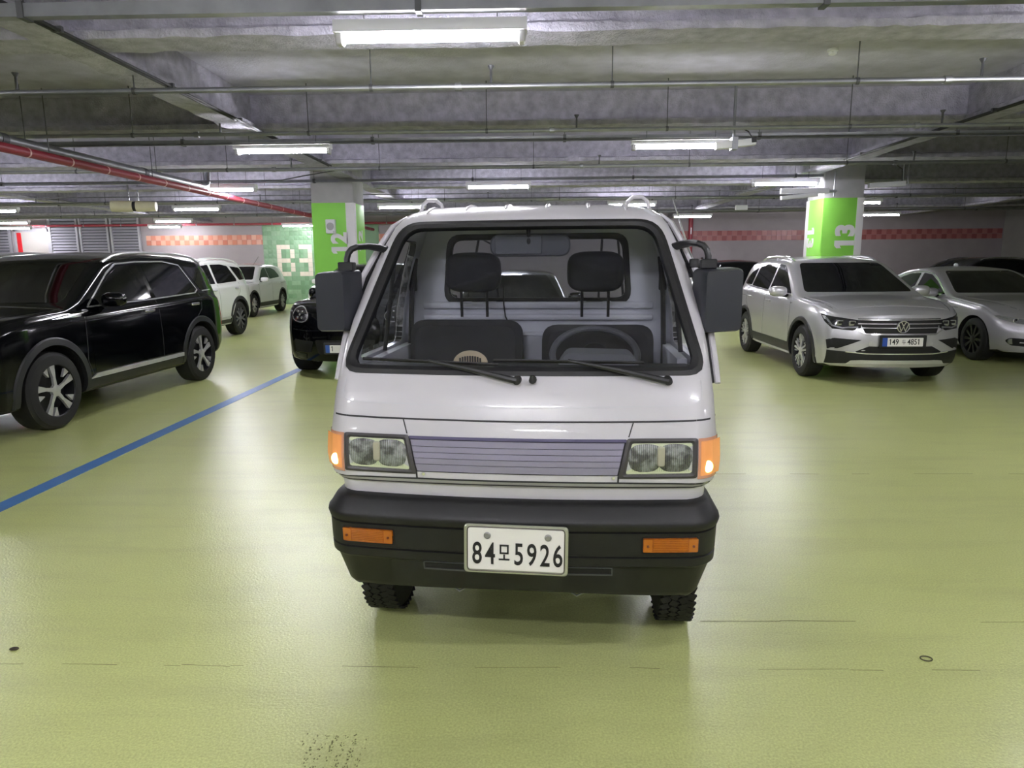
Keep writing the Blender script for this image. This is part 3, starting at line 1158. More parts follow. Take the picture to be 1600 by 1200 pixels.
# sensor box hung from a slanted pole
e = empty('sensor_box', (2.62, 9.05, 3.02))
tag(e, 'white sensor box hanging from a pole beside a lit lamp', 'sensor')
rot = Matrix.Rotation(R(-6), 3, 'Y')
mb = MB(); mb.rbox((0.0, 0, 0), (0.5, 0.1, 0.085), 0.012, rot, axis='x'); mb.build('housing', LAMPWHITE, e)
mb = MB(); mb.box((0.22, -0.052, 0.04), (0.06, 0.01, 0.06), rot); mb.build('lens', INK, e, 0)
mb = MB(); mb.tube([(-0.02, 0.0, 0.0), (-0.02, 0.0, ZS - 3.02)], 0.018, 10); mb.build('pole', GALV, e)
mb = MB(); mb.bb(-0.05, 0.02, -0.06, 0.06, -0.07, 0.08); mb.build('clamp', GALV, e, 0)
mb = MB(); mb.tube([(0, 0, 0.2), (0.08, 0, 0.19), (0.16, 0, 0.15), (0.2, 0, 0.09)], 0.008, 6); mb.build('cable', INK, e)
e = empty('unlit_light_box', (5.36, 13.75, 2.86))
tag(e, 'unlit white double light box under the lamp by column 13', 'light box')
mb = MB(); mb.rbox((0, 0, 0.04), (0.92, 0.09, 0.10), 0.012, axis='x'); mb.build('upper_box', LAMPWHITE, e)
mb = MB(); mb.rbox((-0.1, 0, -0.06), (0.7, 0.08, 0.07), 0.012, Matrix.Rotation(R(-5), 3, 'Y'), axis='x'); mb.build('lower_box', LAMPWHITE, e)
mb = MB(); mb.tube([(0.62, 0.12, -0.06), (0.62, 0.12, ZS - 2.86)], 0.016, 8); mb.bb(0.4, 0.64, 0.04, 0.13, 0.02, 0.06); mb.build('pole', GALV, e)
e = empty('sensor_box', (7.25, 14.4, 3.07))
tag(e, 'unlit white sensor box hanging right of the number 13 column', 'sensor')
mb = MB(); mb.rbox((0, 0, 0), (0.72, 0.09, 0.10), 0.012, Matrix.Rotation(R(-3), 3, 'Y'), axis='x'); mb.build('housing', LAMPWHITE, e)
for dx in (0.42, 0.32):
    mb = MB(); mb.tube([(dx, 0.0, 0.02), (dx, 0.0, ZS - 3.07)], 0.014, 8); mb.build('pole', GALV, e)
mb = MB(); mb.tube([(0.3, 0, 0.05), (0.28, 0, 0.3), (0.1, 0, 0.42), (-0.2, 0, 0.46), (-0.35, 0, 0.52), (-0.45, 0, 0.60)], 0.01, 6); mb.build('cable', INK, e)
e = empty('exit_box', (5.75, 19.0, 3.0))
tag(e, 'small pale junction box hanging far behind the truck', 'junction box')
mb = MB(); mb.rbox((0, 0, 0), (0.32, 0.08, 0.13), 0.02); mb.build('housing', LAMPWHITE, e)
mb = MB(); mb.tube([(0.12, 0, 0.06), (0.12, 0, ZS - 3.0)], 0.008, 6); mb.build('hanger_rod', GALV_D, e)

# hairline joints in the floor coating: thin dark dashes
CRACK = mat('joint_dark', C(112, 113, 70), 0.7)
def joint(y0, x0, x1, label, w=0.004, fill=0.5):
    g = MB()
    x = x0
    while x < x1:
        l_ = random.uniform(0.05, 0.35)
        if random.random() < fill:
            a = y0 + random.uniform(-0.006, 0.006)
            b = y0 + random.uniform(-0.006, 0.006)
            g.add([(x, a - w / 2, 0.0012), (x + l_, b - w / 2, 0.0012), (x + l_, b + w / 2, 0.0012), (x, a + w / 2, 0.0012)], [(0, 1, 2, 3)])
        x += l_
    o = g.build('floor_joint', CRACK, None, 0)
    struct(o, label, 'floor joint')
joint(4.9, 1.3, 4.4, 'broken hairline joint in the floor right of the truck', 0.006)
joint(2.78, 0.75, 2.6, 'short hairline crack in the floor beside the right front wheel', 0.004)
joint(2.42, -2.3, 2.3, 'long faint hairline joint in the floor before the truck', 0.003, 0.35)
g = MB()
for i in range(170):
    x = -0.735 + 0.19 * random.random()
    x = round(x / 0.034) * 0.034 + random.uniform(-0.009, 0.009)
    y = random.uniform(1.85, 2.03)
    r_ = random.uniform(0.0012, 0.003)
    g.add([(x + r_ * math.cos(t), y + 1.5 * r_ * math.sin(t), 0.0013) for t in (0, 1.05, 2.1, 3.14, 4.2, 5.2)], [(0, 1, 2, 3, 4, 5)])
o = g.build('tyre_print', CRACK, None, 0)
tag(o, 'faint dark tyre print of dots at the bottom of the picture', 'tyre print', None, 'stuff')

# marks on the floor: a leaf, twig, a little rubber ring
o = MB().ellipsoid((0, 0, 0.004), (0.02, 0.012, 0.005), 10, 6).build('dry_leaf', mat('leaf_dark', C(52, 44, 30), 0.8, vary=0.3, scale=80))
o.location = (-2.124, 2.525, 0)
tag(o, 'tiny dark leaf lying on the floor at lower left', 'leaf')
pts = [(0.022 * math.cos(t), 0.017 * math.sin(t), 0.003) for t in [2 * PI * i / 20 for i in range(20)]]
o = MB().tube(pts, 0.0025, 6, closed=True).build('rubber_ring', mat('ring_dark', C(70, 70, 44), 0.6))
o.location = (1.567, 2.495, 0)
tag(o, 'small thin ring lying on the floor at lower right', 'ring')

# ================================================================== the white truck
truck = empty('mini_truck', (-0.05, 2.28, 0), R(-4.5))
tag(truck, 'small white cab-over mini truck with black bumper, parked facing the viewer', 'truck')

#      z     front  half   bow   corner  back
CAB = [(0.45, 0.12, 0.670, 0.05, 0.10, 1.22),
       (0.70, 0.075, 0.683, 0.05, 0.10, 1.22),
       (0.755, 0.070, 0.686, 0.05, 0.10, 1.22),
       (0.765, 0.060, 0.700, 0.05, 0.10, 1.22),
       (0.785, 0.045, 0.716, 0.05, 0.11, 1.22),
       (0.86, 0.040, 0.720, 0.05, 0.11, 1.22),
       (0.94, 0.052, 0.718, 0.05, 0.11, 1.22),
       (1.00, 0.070, 0.714, 0.05, 0.11, 1.22),
       (1.08, 0.100, 0.710, 0.055, 0.10, 1.22),
       (1.15, 0.140, 0.704, 0.06, 0.09, 1.22),
       (1.25, 0.215, 0.698, 0.065, 0.08, 1.22),
       (1.34, 0.287, 0.689, 0.07, 0.08, 1.22),
       (1.45, 0.375, 0.666, 0.07, 0.08, 1.22),
       (1.556, 0.462, 0.640, 0.07, 0.08, 1.22),
       (1.64, 0.530, 0.613, 0.07, 0.08, 1.22),
       (1.71, 0.588, 0.588, 0.07, 0.09, 1.22),
       (1.745, 0.622, 0.566, 0.07, 0.10, 1.215),
       (1.772, 0.665, 0.535, 0.07, 0.11, 1.20),
       (1.790, 0.725, 0.490, 0.06, 0.12, 1.17),
       (1.802, 0.80, 0.42, 0.05, 0.12, 1.13),
       (1.808, 0.88, 0.32, 0.03, 0.10, 1.08)]

def cab_ring(z, yf, w, bow, rc, yb, inset=0.0):
    yf, w, yb = yf + inset, w - inset, yb - inset
    pts = []
    xf = w - rc
    yc = yf + bow * (xf / w) ** 2
    ys = yc + rc
    half = []
    for i in range(9):
        half.append((w, yb + (ys - yb) * i / 8))
    for i in range(1, 7):
        a = PI / 2 * i / 6
        half.append((xf + rc * math.cos(a), ys - rc * math.sin(a)))
    for i in range(1, 11):
        x = xf * (1 - i / 10)
        half.append((x, yf + bow * (x / w) ** 2))
    right = [(x, y, z) for x, y in half]
    left = [(-x, y, z) for x, y in half[:-1]][::-1]
    return right + left

def cab_solid(inset, z0, z1):
    rows = [r_ for r_ in CAB if z0 - 1e-6 <= r_[0] <= z1 + 1e-6]
    # refine
    fine = []
    for a, b in zip(rows[:-1], rows[1:]):
        k = max(1, int((b[0] - a[0]) / 0.04))
        for j in range(k):
            t = j / k
            fine.append(tuple(a[i] + (b[i] - a[i]) * t for i in range(6)))
    fine.append(rows[-1])
    vs_, fs = [], []
    for r_ in fine:
        vs_ += cab_ring(*r_, inset=inset)
    n = len(vs_) // len(fine)
    for i in range(len(fine) - 1):
        for k in range(n):
            k2 = (k + 1) % n
            fs.append((i * n + k, i * n + k2, (i + 1) * n + k2, (i + 1) * n + k))
    fs.append(tuple(range(n - 1, -1, -1)))
    fs.append(tuple((len(fine) - 1) * n + k for k in range(n)))
    return MB().add(vs_, fs)

outer = cab_solid(0, 0.4, 1.9).mesh('cab_outer', 35)
K = Caster(outer)
inner = cab_solid(0.035, 0.76, 1.75).mesh('cab_inner', 0)
ws_out = rpoly([(-0.682, 1.152), (0.682, 1.152), (0.545, 1.728), (-0.545, 1.728)], [0.07, 0.07, 0.09, 0.09], 6)
ws_in = rpoly([(-0.640, 1.180), (0.640, 1.180), (0.515, 1.702), (-0.515, 1.702)], [0.05, 0.05, 0.07, 0.07], 6)
ws_cut = rpoly([(-0.655, 1.170), (0.655, 1.170), (0.525, 1.712), (-0.525, 1.712)], [0.05, 0.05, 0.07, 0.07], 6)
cut_f = MB().prism(ws_cut, -0.3, 0.66, 'y').mesh('cf', 0)
side_lp = rpoly([(0.40, 1.175), (1.06, 1.175), (1.06, 1.66), (0.735, 1.66)], [0.03, 0.05, 0.05, 0.05], 4)
cut_s = MB().prism(side_lp, -1.0, 1.0, 'x').mesh('cs', 0)
rw = rpoly([(-0.452, 1.375), (0.452, 1.375), (0.425, 1.675), (-0.425, 1.675)], 0.06, 5)
cut_r = MB().prism(rw, 1.1, 1.4, 'y').mesh('cr', 0)
cab_me = boolean(outer.copy(), [inner, cut_f, cut_s, cut_r])
cab_me.materials.clear()
cab_me.materials.append(WHITE)
cab_me.materials.append(CABIN)
for p in cab_me.polygons:
    c = p.center
    # inner skin of the cab
    if 0.78 < c.z < 1.76 and c.y > 0.0:
        w_in = interp([(r_[0], r_[2]) for r_ in CAB], c.z) - 0.03
        yf_in = interp([(r_[0], r_[1]) for r_ in CAB], c.z) + 0.025 + 0.075 * (c.x / 0.7) ** 2
        if abs(c.x) < w_in and yf_in < c.y < 1.19:
            p.material_index = 1
cab_me.shade_smooth()
cab_me.set_sharp_from_angle(angle=R(32))
obj('cab', cab_me, None, truck)

# windscreen rubber, glass
K.ring(ws_out, ws_in, 'front', 0.004, 0.0, 0.03, n=140).build('windscreen_rubber', RUBBER, truck)
def sheet(loop, view, off, name, m, rings=6):
    loop = densify(loop, 0.05)
    n = len(loop)
    cx = sum(p[0] for p in loop) / n
    cy = sum(p[1] for p in loop) / n
    vs_, fs = [], []
    for k in range(rings):
        t = 1 - k / rings
        for (x, y) in loop:
            vs_.append(K.hit(cx + (x - cx) * t, cy + (y - cy) * t, view, off))
    vs_.append(K.hit(cx, cy, view, off))
    for k in range(rings - 1):
        for i in range(n):
            j = (i + 1) % n
            fs.append((k * n + i, k * n + j, (k + 1) * n + j, (k + 1) * n + i))
    for i in range(n):
        fs.append(((rings - 1) * n + i, (rings - 1) * n + (i + 1) % n, rings * n))
    return MB().add(vs_, fs).build(name, m, truck)
sheet(ws_cut, 'front', -0.012, 'windscreen', WINDSCREEN)
for s, v in ((1, 'right'), (-1, 'left')):
    sheet(side_lp, v, -0.015, 'door_glass', SIDEGLASS)
    K.ring([(0.815 + (y_ - 0.815) * 1.07, 1.42 + (z_ - 1.42) * 1.085) for y_, z_ in side_lp], side_lp, v, 0.003, -0.004, 0.03).build('door_glass_seal', RUBBER, truck)
    # quarter light bar inside the door window
    # door outline, seams and handle
    K.ribbon([(0.30, 0.55), (0.30, 1.10), (0.72, 1.735), (1.13, 1.735), (1.13, 0.55)], 0.012, v, 0.001, 0.01).build('door_seam', DARK, truck)
    g = MB()
    g.rbox((s * 0.728, 1.0, 1.02), (0.03, 0.14, 0.045), 0.015, axis='x')
    g.build('door_handle', RUBBER, truck)
    # drip rail standing proud beside the windscreen pillar
    g = MB()
    path = [(s * 0.742, 0.330, 1.10), (s * 0.738, 0.36, 1.16), (s * 0.722, 0.44, 1.32), (s * 0.690, 0.55, 1.50), (s * 0.638, 0.645, 1.63), (s * 0.600, 0.72, 1.712), (s * 0.565, 0.82, 1.752), (s * 0.550, 1.15, 1.762)]
    g.tube(path, [0.012, 0.013, 0.013, 0.013, 0.013, 0.013, 0.012, 0.010], 8)
    g.build('drip_rail', WHITE, truck)
    g = MB()
    g.tube([(x - s * 0.018, y + 0.01, z) for x, y, z in path[:-1]], 0.008, 6)
    g.build('pillar_gap', RUBBER, truck)
gr = MB()
K.ring(rpoly([(-0.475, 1.352), (0.475, 1.352), (0.448, 1.698), (-0.448, 1.698)], 0.07, 5), rw, 'back', 0.002, -0.002, 0.05).build('rear_window_rubber', RUBBER, truck)
g = MB(); g.prism(rw, 1.200, 1.204, 'y'); g.build('rear_window', SIDEGLASS, truck)
def rub(y):
    o_, i_ = rpoly([(-0.475, 1.352), (0.475, 1.352), (0.448, 1.698), (-0.448, 1.698)], 0.07, 5), rpoly([(-0.445, 1.382), (0.445, 1.382), (0.418, 1.668), (-0.418, 1.668)], 0.05, 5)
    g = MB()
    n = len(o_)
    vs_ = [(x, y, z) for x, z in o_] + [(x, y - 0.012, z) for x, z in o_] + [(x, y - 0.012, z) for x, z in i_] + [(x, y, z) for x, z in i_]
    fs = []
    for a in range(4):
        b = (a + 1) % 4
        for i in range(n):
            j = (i + 1) % n
            fs.append((a * n + i, a * n + j, b * n + j, b * n + i))
    return g.add(vs_, fs)
rub(1.19).build('rear_window_inner_rubber', RUBBER, truck)

# ---- front panel seams
SEAM = mat('panel_gap', C(40, 40, 44), 0.7)
def fr(path, w, name='panel_seam', m=SEAM, off=0.0018):
    K.ribbon(path, w, 'front', off, 0.008, 0.03).build(name, m, truck)
fr([(-0.712, 1.006), (-0.5, 1.002), (0, 0.999), (0.5, 1.002), (0.712, 1.006)], 0.006)
for s in (-1, 1):
    fr([(s * 0.412, 1.000), (s * 0.396, 0.950)], 0.004)
    fr([(s * 0.362, 0.812), (s * 0.361, 0.786)], 0.006)
    fr([(s * 0.36, 0.787), (s * 0.55, 0.784), (s * 0.69, 0.779)], 0.005)
fr([(-0.36, 0.787), (0.36, 0.787)], 0.005)
fr([(-0.69, 0.764), (0, 0.768), (0.69, 0.764)], 0.004)
# pressed outline under the windscreen
PRESS = mat('press_line', C(196, 196, 202), 0.4)
fr([(-0.655, 1.135), (-0.655, 1.085), (-0.645, 1.065), (-0.62, 1.055), (0, 1.046), (0.62, 1.055), (0.645, 1.065), (0.655, 1.085), (0.655, 1.135)], 0.004, 'press_line', PRESS)

# ---- grille with single slats
gt_, gb_ = 0.941, 0.813
def hw(z):
    return 0.364 + (z - gb_) / (gt_ - gb_) * 0.027
K.quad([(-hw(gt_), gt_), (hw(gt_), gt_)], [(-hw(gb_), gb_), (hw(gb_), gb_)], 'front', 0.001, 0.01, 24, 3).build('grille_backing', SEAM, truck)
zz = [0.929, 0.909, 0.888, 0.867, 0.846, 0.822]
zs_ = [(0.930, 0.9085), (0.9065, 0.8875), (0.8855, 0.8665), (0.8645, 0.8455), (0.8435, 0.818)]
for a, b in zs_:
    K.quad([(-hw(a) + 0.008, a), (hw(a) - 0.008, a)], [(-hw(b) + 0.008, b), (hw(b) - 0.008, b)], 'front', 0.006, 0.008, 24, 2).build('grille_slat', GRILLE, truck)
K.quad([(-hw(gt_) + .004, gt_ + .002), (hw(gt_) - .004, gt_ + .002)], [(-hw(.933), .933), (hw(.933), .933)], 'front', 0.003, 0.01, 24, 2).build('grille_top_strip', mat('grille_dark', C(84, 80, 112), 0.4), truck)
for x in (-0.335, 0.345):
    p = K.hit(x, 0.806, 'front', 0.003)
    g = MB(); g.lathe([(-0.002, 0.0), (-0.002, 0.006), (0.004, 0.006)], p, 'y', 10); g.build('grille_screw', CHROME, truck)

# ---- headlamps
HLBEZ = mat('headlamp_bezel', C(66, 64, 66), 0.4)
for s in (-1, 1):
    def q(x, z):
        return (s * x, z)
    outl = [q(0.390, 0.946), q(0.636, 0.946), q(0.636, 0.804), q(0.360, 0.804)]
    inn = [q(0.407, 0.930), q(0.618, 0.931), q(0.618, 0.823), q(0.386, 0.820)]
    bz = K.ring(rpoly(outl, 0.006, 2), rpoly(inn, 0.008, 2), 'front', 0.004, 0.002, 0.02, n=96).build('headlamp_bezel', HLBEZ, truck)
    # reflector bowl behind the lens
    base = K.panel(rpoly(inn, 0.004, 2), 'front', 0.0005, 0.002, 4).build('headlamp_bowl', mat('bowl_back', C(222, 226, 196), 0.3), truck)
    c = K.hit(s * 0.508, 0.876, 'front', 0.0)
    for dx, rw_, ry in ((-0.052, 0.063, 0.051), (0.050, 0.064, 0.051)):
        g = MB()
        pr = K.hit(c.x + dx, 0.877, 'front', 0.0)
        g.ellipsoid((pr.x, pr.y + 0.003, 0.877), (rw_, 0.010, ry), 20, 10, Matrix.Rotation(s * 0.12, 3, 'Z'), pw=0.75)
        g.build('reflector', FLUTED, base)
    g = MB(); g.rbox((c.x, c.y - 0.004, 0.885), (0.026, 0.02, 0.07), 0.008); g.build('lamp_divider', mat('divider', C(176, 174, 158), 0.3, metal=0.3), base)
    for i in range(26):
        x = c.x - 0.098 + i * 0.0078
        y_ = K.hit(x, 0.877, 'front', 0.006).y
        g = MB(); g.bb(x - 0.0016, x + 0.0016, y_ - 0.002, y_ + 0.001, 0.832, 0.921); g.build('lens_flute', HLGLASS, base, 0)
    K.panel(rpoly(inn, 0.006, 2), 'front', 0.008, 0.008, 4).build('headlamp_lens', HLGLASS, truck)
    # corner lamp wrapping round the edge
    def corner(z0, z1, off, name, m, par, x0=0.6385, x1=0.7135):
        vs_, fs = [], []
        nu, nv = 12, 6
        for j in range(nv + 1):
            z = z0 + (z1 - z0) * j / nv
            for i in range(nu + 1):
                t = i / nu
                x = x0 + (x1 - x0) * math.sin(t * PI / 2)
                p = K.hit(s * x, z, 'front', 0)
                if i == nu:
                    p = Vector((s * (interp([(r_[0], r_[2]) for r_ in CAB], z)), K.hit(s * x, z, 'front', 0).y + 0.035, z))
                nrm = Vector((s * math.sin(t * 1.3), -math.cos(t * 1.3), 0))
                vs_.append(p + nrm * off)
        for j in range(nv):
            for i in range(nu):
                a = j * (nu + 1) + i
                fs.append((a, a + 1, a + nu + 2, a + nu + 1))
        return MB().add(vs_, fs).build(name, m, par)
    cl = corner(0.800, 0.945, 0.004, 'corner_lamp', AMBER_LIT, truck)
    corner(0.812, 0.935, 0.006, 'corner_lens_glow', mat('amber_glow', C(214, 146, 96), 0.25, coat=0.5, emit=C(255, 170, 80), estr=0.05), cl, 0.648, 0.69)  # smooth yellowish patch that stands for the bulb's glow in the lens
    p = K.hit(s * 0.672, 0.845, 'front', 0.008)
    g = MB(); g.ellipsoid(p, (0.017, 0.006, 0.022), 14, 8); g.build('bulb', BULB, cl)

# ---- bumper swept along the front
BP = [(0.10, 0.372), (0.07, 0.362), (0.042, 0.367), (0.030, 0.388), (0.018, 0.474), (0.010, 0.480), (0.002, 0.488), (0.0, 0.518), (0.006, 0.521), (0.006, 0.524), (0.0, 0.527),
      (-0.003, 0.612), (0.004, 0.615), (0.004, 0.619), (-0.006, 0.622), (-0.012, 0.640), (-0.009, 0.654), (0.0, 0.664), (0.022, 0.698), (0.04, 0.712), (0.10, 0.716)]
plan = []   # (x, y, nx, ny)
for i in range(21):
    x = -0.60 + 1.2 * i / 20
    plan.append((x, 0.012 + 0.032 * (x / 0.6) ** 2, 0.0, -1.0))
def arc(s):
    out = []
    for i in range(1, 9):
        a = PI / 2 * i / 8
        out.append((s * (0.60 + 0.124 * math.sin(a)), 0.044 + 0.13 * (1 - math.cos(a)), s * math.sin(a), -math.cos(a)))
    for i in range(1, 5):
        out.append((s * 0.724, 0.174 + 0.06 * i, s, 0.0))
    return out
path = arc(-1)[::-1] + plan + arc(1)
vs_, fs = [], []
for (x, y, nx, ny) in path:
    for (d, z) in BP:
        ax = abs(x)
        zz_ = z
        if z < 0.47:
            zz_ = z - 0.028 * min(1, (ax / 0.65) ** 2)
            d = d + 0.03 * max(0, (0.474 - z) / 0.1) * min(1, (ax / 0.6) ** 4)
        vs_.append((x - nx * d, y - ny * d, zz_))
m = len(BP)
for i in range(len(path) - 1):
    for k in range(m - 1):
        fs.append((i * m + k, i * m + k + 1, (i + 1) * m + k + 1, (i + 1) * m + k))
bump_mb = MB().add(vs_, fs)
bump_me = bump_mb.mesh('bumper', 40)
bumper = obj('bumper', bump_me, BUMPER, truck)
KB = Caster(bump_me)
KB.quad([(-0.33, 0.473), (0.335, 0.473)], [(-0.33, 0.450), (0.335, 0.450)], 'front', 0.001, 0.006, 24, 2).build('air_slot', DARK, bumper)
KB.ribbon([(-0.34, 0.476), (-0.34, 0.447), (0.345, 0.447), (0.345, 0.476)], 0.006, 'front', 0.004, 0.008).build('air_slot_lip', mat('slot_lip', C(70, 71, 74), 0.35), bumper)
KB.ribbon([(-0.34, 0.477), (0.345, 0.477)], 0.005, 'front', 0.003, 0.008).build('air_slot_lip', MATS['slot_lip'], bumper)
for s in (-1, 1):
    lp = [(s * 0.450, 0.597), (s * 0.642, 0.597), (s * 0.642, 0.546), (s * 0.450, 0.546)]
    fl = KB.panel(rpoly([(s * 0.443, 0.602), (s * 0.648, 0.602), (s * 0.648, 0.538), (s * 0.443, 0.538)], 0.01, 3), 'front', 0.001, 0.008, 3).build('turn_signal_recess', DARK, truck)
    KB.panel(rpoly(lp, 0.005, 2), 'front', 0.010, 0.014, 4).build('lens', AMBER, fl)
    for x0, x1 in ((0.452, 0.482), (0.610, 0.640)):
        KB.panel([(s * x0, 0.595), (s * x1, 0.595), (s * x1, 0.549), (s * x0, 0.549)], 'front', 0.0115, 0.006, 2).build('lens_end', mat('amber_bright', C(176, 98, 18), 0.25, coat=0.6), fl)
        p = KB.hit(s * (x0 + x1) / 2, 0.57, 'front', 0.012)
        g = MB(); g.lathe([(-0.002, 0), (-0.002, 0.005), (0.002, 0.005)], p, 'y', 8); g.build('screw', mat('screw_rust', C(120, 60, 20), 0.5, metal=0.5), fl)
    for k in range(7):
        z = 0.553 + k * 0.0065
        KB.ribbon([(s * 0.486, z), (s * 0.606, z)], 0.0022, 'front', 0.0118, 0.004).build('lens_rib', MATS['amber_bright'], fl)
    # tow hook under the bumper
    g = MB(); g.tube([(s * 0.22 - 0.03, 0.12, 0.37), (s * 0.22 - 0.02, 0.10, 0.345), (s * 0.22, 0.09, 0.338), (s * 0.22 + 0.02, 0.10, 0.345), (s * 0.22 + 0.03, 0.12, 0.37)], 0.005, 6)
    g.build('tow_eye', GALV, truck)

# ---- number plate
pl = empty('plate_tmp')
bpy.data.objects.remove(pl)
PM = Matrix.Translation((0.006, -0.028, 0.562)) @ Matrix.Rotation(R(0.6), 4, 'Y') @ Matrix.Rotation(R(-2), 4, 'X')
g = MB(); g.rbox((0, 0, 0), (0.367, 0.014, 0.178), 0.016, seg=4)
plate = g.build('number_plate', mat('plate_frame', C(176, 178, 160), 0.35, metal=0.5), truck)
plate.matrix_local = PM
g = MB(); g.rbox((0, -0.0075, 0.002), (0.338, 0.004, 0.152), 0.010, seg=4); g.build('plate_face', PLATE_W, plate)
g = MB()
lp = rpoly([(-0.171, -0.079), (0.171, -0.079), (0.171, 0.081), (-0.171, 0.081)], 0.014, 4)
g.tube([(x, -0.0075, z) for x, z in lp], 0.0022, 6, closed=True)
g.build('plate_rim', mat('rim_dark', C(84, 80, 74), 0.4, metal=0.5), plate)
for x in (-0.100, 0.113):
    g = MB(); g.lathe([(-0.004, 0.0), (-0.004, 0.0085), (-0.001, 0.0125), (0.002, 0.0125)], (x, -0.010, 0.0515), 'y', 18); g.build('plate_bolt', mat('bolt_grey', C(150, 150, 148), 0.5, metal=0.5), plate)
xs = [-0.136, -0.090, None, 0.011, 0.057, 0.103, 0.148]
for ch, x in zip('84?5926', xs):
    if x is None:
        continue
    me = text_mesh(ch, 0.112, 0.0008, 0.0012, 0.66)
    zc = (min(v.co.y for v in me.vertices) + max(v.co.y for v in me.vertices)) / 2
    xc = (min(v.co.x for v in me.vertices) + max(v.co.x for v in me.vertices)) / 2
    for v in me.vertices:
        v.co.x -= xc
        v.co.y -= zc
    t = obj('plate_character', me, INK, plate)
    t.matrix_local = Matrix.Translation((x, -0.0103, -0.013)) @ Matrix.Rotation(PI / 2, 4, 'X')
g = MB()
stroke(g, [(-0.013, 0.014), (0.013, 0.014), (0.013, -0.014), (-0.013, -0.014), (-0.013, 0.014)], 0.006, -0.0112, -0.0096)
stroke(g, [(0, -0.022), (0, -0.036)], 0.006, -0.0112, -0.0096)
stroke(g, [(-0.016, -0.037), (0.016, -0.037)], 0.006, -0.0112, -0.0096)
g2 = MB().add([(x - 0.040, y, z + 0.003) for x, y, z in g.v], g.f)
g2.build('plate_character', INK, plate, 0)

# ---- wipers and washer nozzle
def wiper(px, pz, tipx, tipz, mid):
    b0 = K.hit(px, pz, 'front', 0.0)
    g = MB(); g.lathe([(-0.035, 0.0), (-0.035, 0.014), (-0.005, 0.016), (0.01, 0.016)], b0, 'y', 14)
    hub = g.build('wiper_hub', RUBBER, truck)
    a = b0 + Vector((0, -0.028, 0))
    mm = K.hit(mid[0], mid[1], 'front', 0.030)
    g = MB(); g.tube([a, a.lerp(mm, 0.5) + Vector((0, -0.004, 0.004)), mm], [0.012, 0.010, 0.006], 8); g.build('wiper_arm', TRIM, hub)
    n = 14
    ts = [(tipx + (mid[0] * 2 - tipx - tipx) * 0 + (2 * mid[0] - tipx - tipx) * k / n, tipz + (2 * mid[1] - tipz - tipz) * k / n) for k in range(n + 1)]
    pts = [K.hit(x, z, 'front', 0.014) for x, z in ts]
    g = MB(); g.tube(pts, 0.006, 6); g.build('wiper_blade', RUBBER, hub)
    pts = [K.hit(x, z, 'front', 0.024) for x, z in ts[2:-2]]
    g = MB(); g.tube(pts, 0.004, 6); g.build('blade_frame', TRIM, hub)
wiper(0.000, 1.140, -0.590, 1.198, (-0.33, 1.192))
wiper(0.535, 1.138, -0.09, 1.200, (0.18, 1.196))
p = K.hit(0.056, 1.140, 'front', 0.0)
g = MB(); g.tube([p + Vector((0, 0.01, 0)), p + Vector((0, -0.02, 0)), p + Vector((0, -0.022, 0.02))], [0.015, 0.013, 0.008], 10); g.build('washer_nozzle', RUBBER, truck)

# ---- roof ribs and loops
for x in (-0.44, -0.27, -0.10, 0.075, 0.25, 0.41):
    pts = [K.hit(x, y, 'top', 0.001) for y in (0.70, 0.74, 0.85, 0.95, 1.05)]
    g = MB(); g.tube(pts, [0.004, 0.009, 0.010, 0.010, 0.010], 8); g.build('roof_rib', WHITE, truck)
for s in (-1, 1):
    xc = s * 0.475
    pts = [(xc - 0.055, 0.96, 1.785), (xc - 0.045, 0.96, 1.825), (xc - 0.02, 0.96, 1.845), (xc + 0.02, 0.96, 1.845), (xc + 0.045, 0.96, 1.825), (xc + 0.055, 0.96, 1.785)]
    g = MB(); g.tube(pts, 0.009, 8); g.build('roof_loop', WHITE, truck)
# antenna along the pillar with two clips
an = MB(); an.tube([(0.742, 0.40, 1.20), (0.722, 0.44, 1.335), (0.675, 0.575, 1.545), (0.635, 0.66, 1.69), (0.605, 0.75, 1.815)], [0.005, 0.005, 0.005, 0.004, 0.002], 6)
an = an.build('antenna', CHROME, truck)
for p in ((0.722, 0.43, 1.335), (0.675, 0.57, 1.548)):
    g = MB(); g.rbox(p, (0.035, 0.03, 0.035), 0.008); g.build('antenna_clip', RUBBER, an)
g = MB(); g.rbox((0.715, 0.34, 1.02), (0.012, 0.03, 0.06), 0.004, axis='x'); g.build('door_hinge', WHITE, truck)

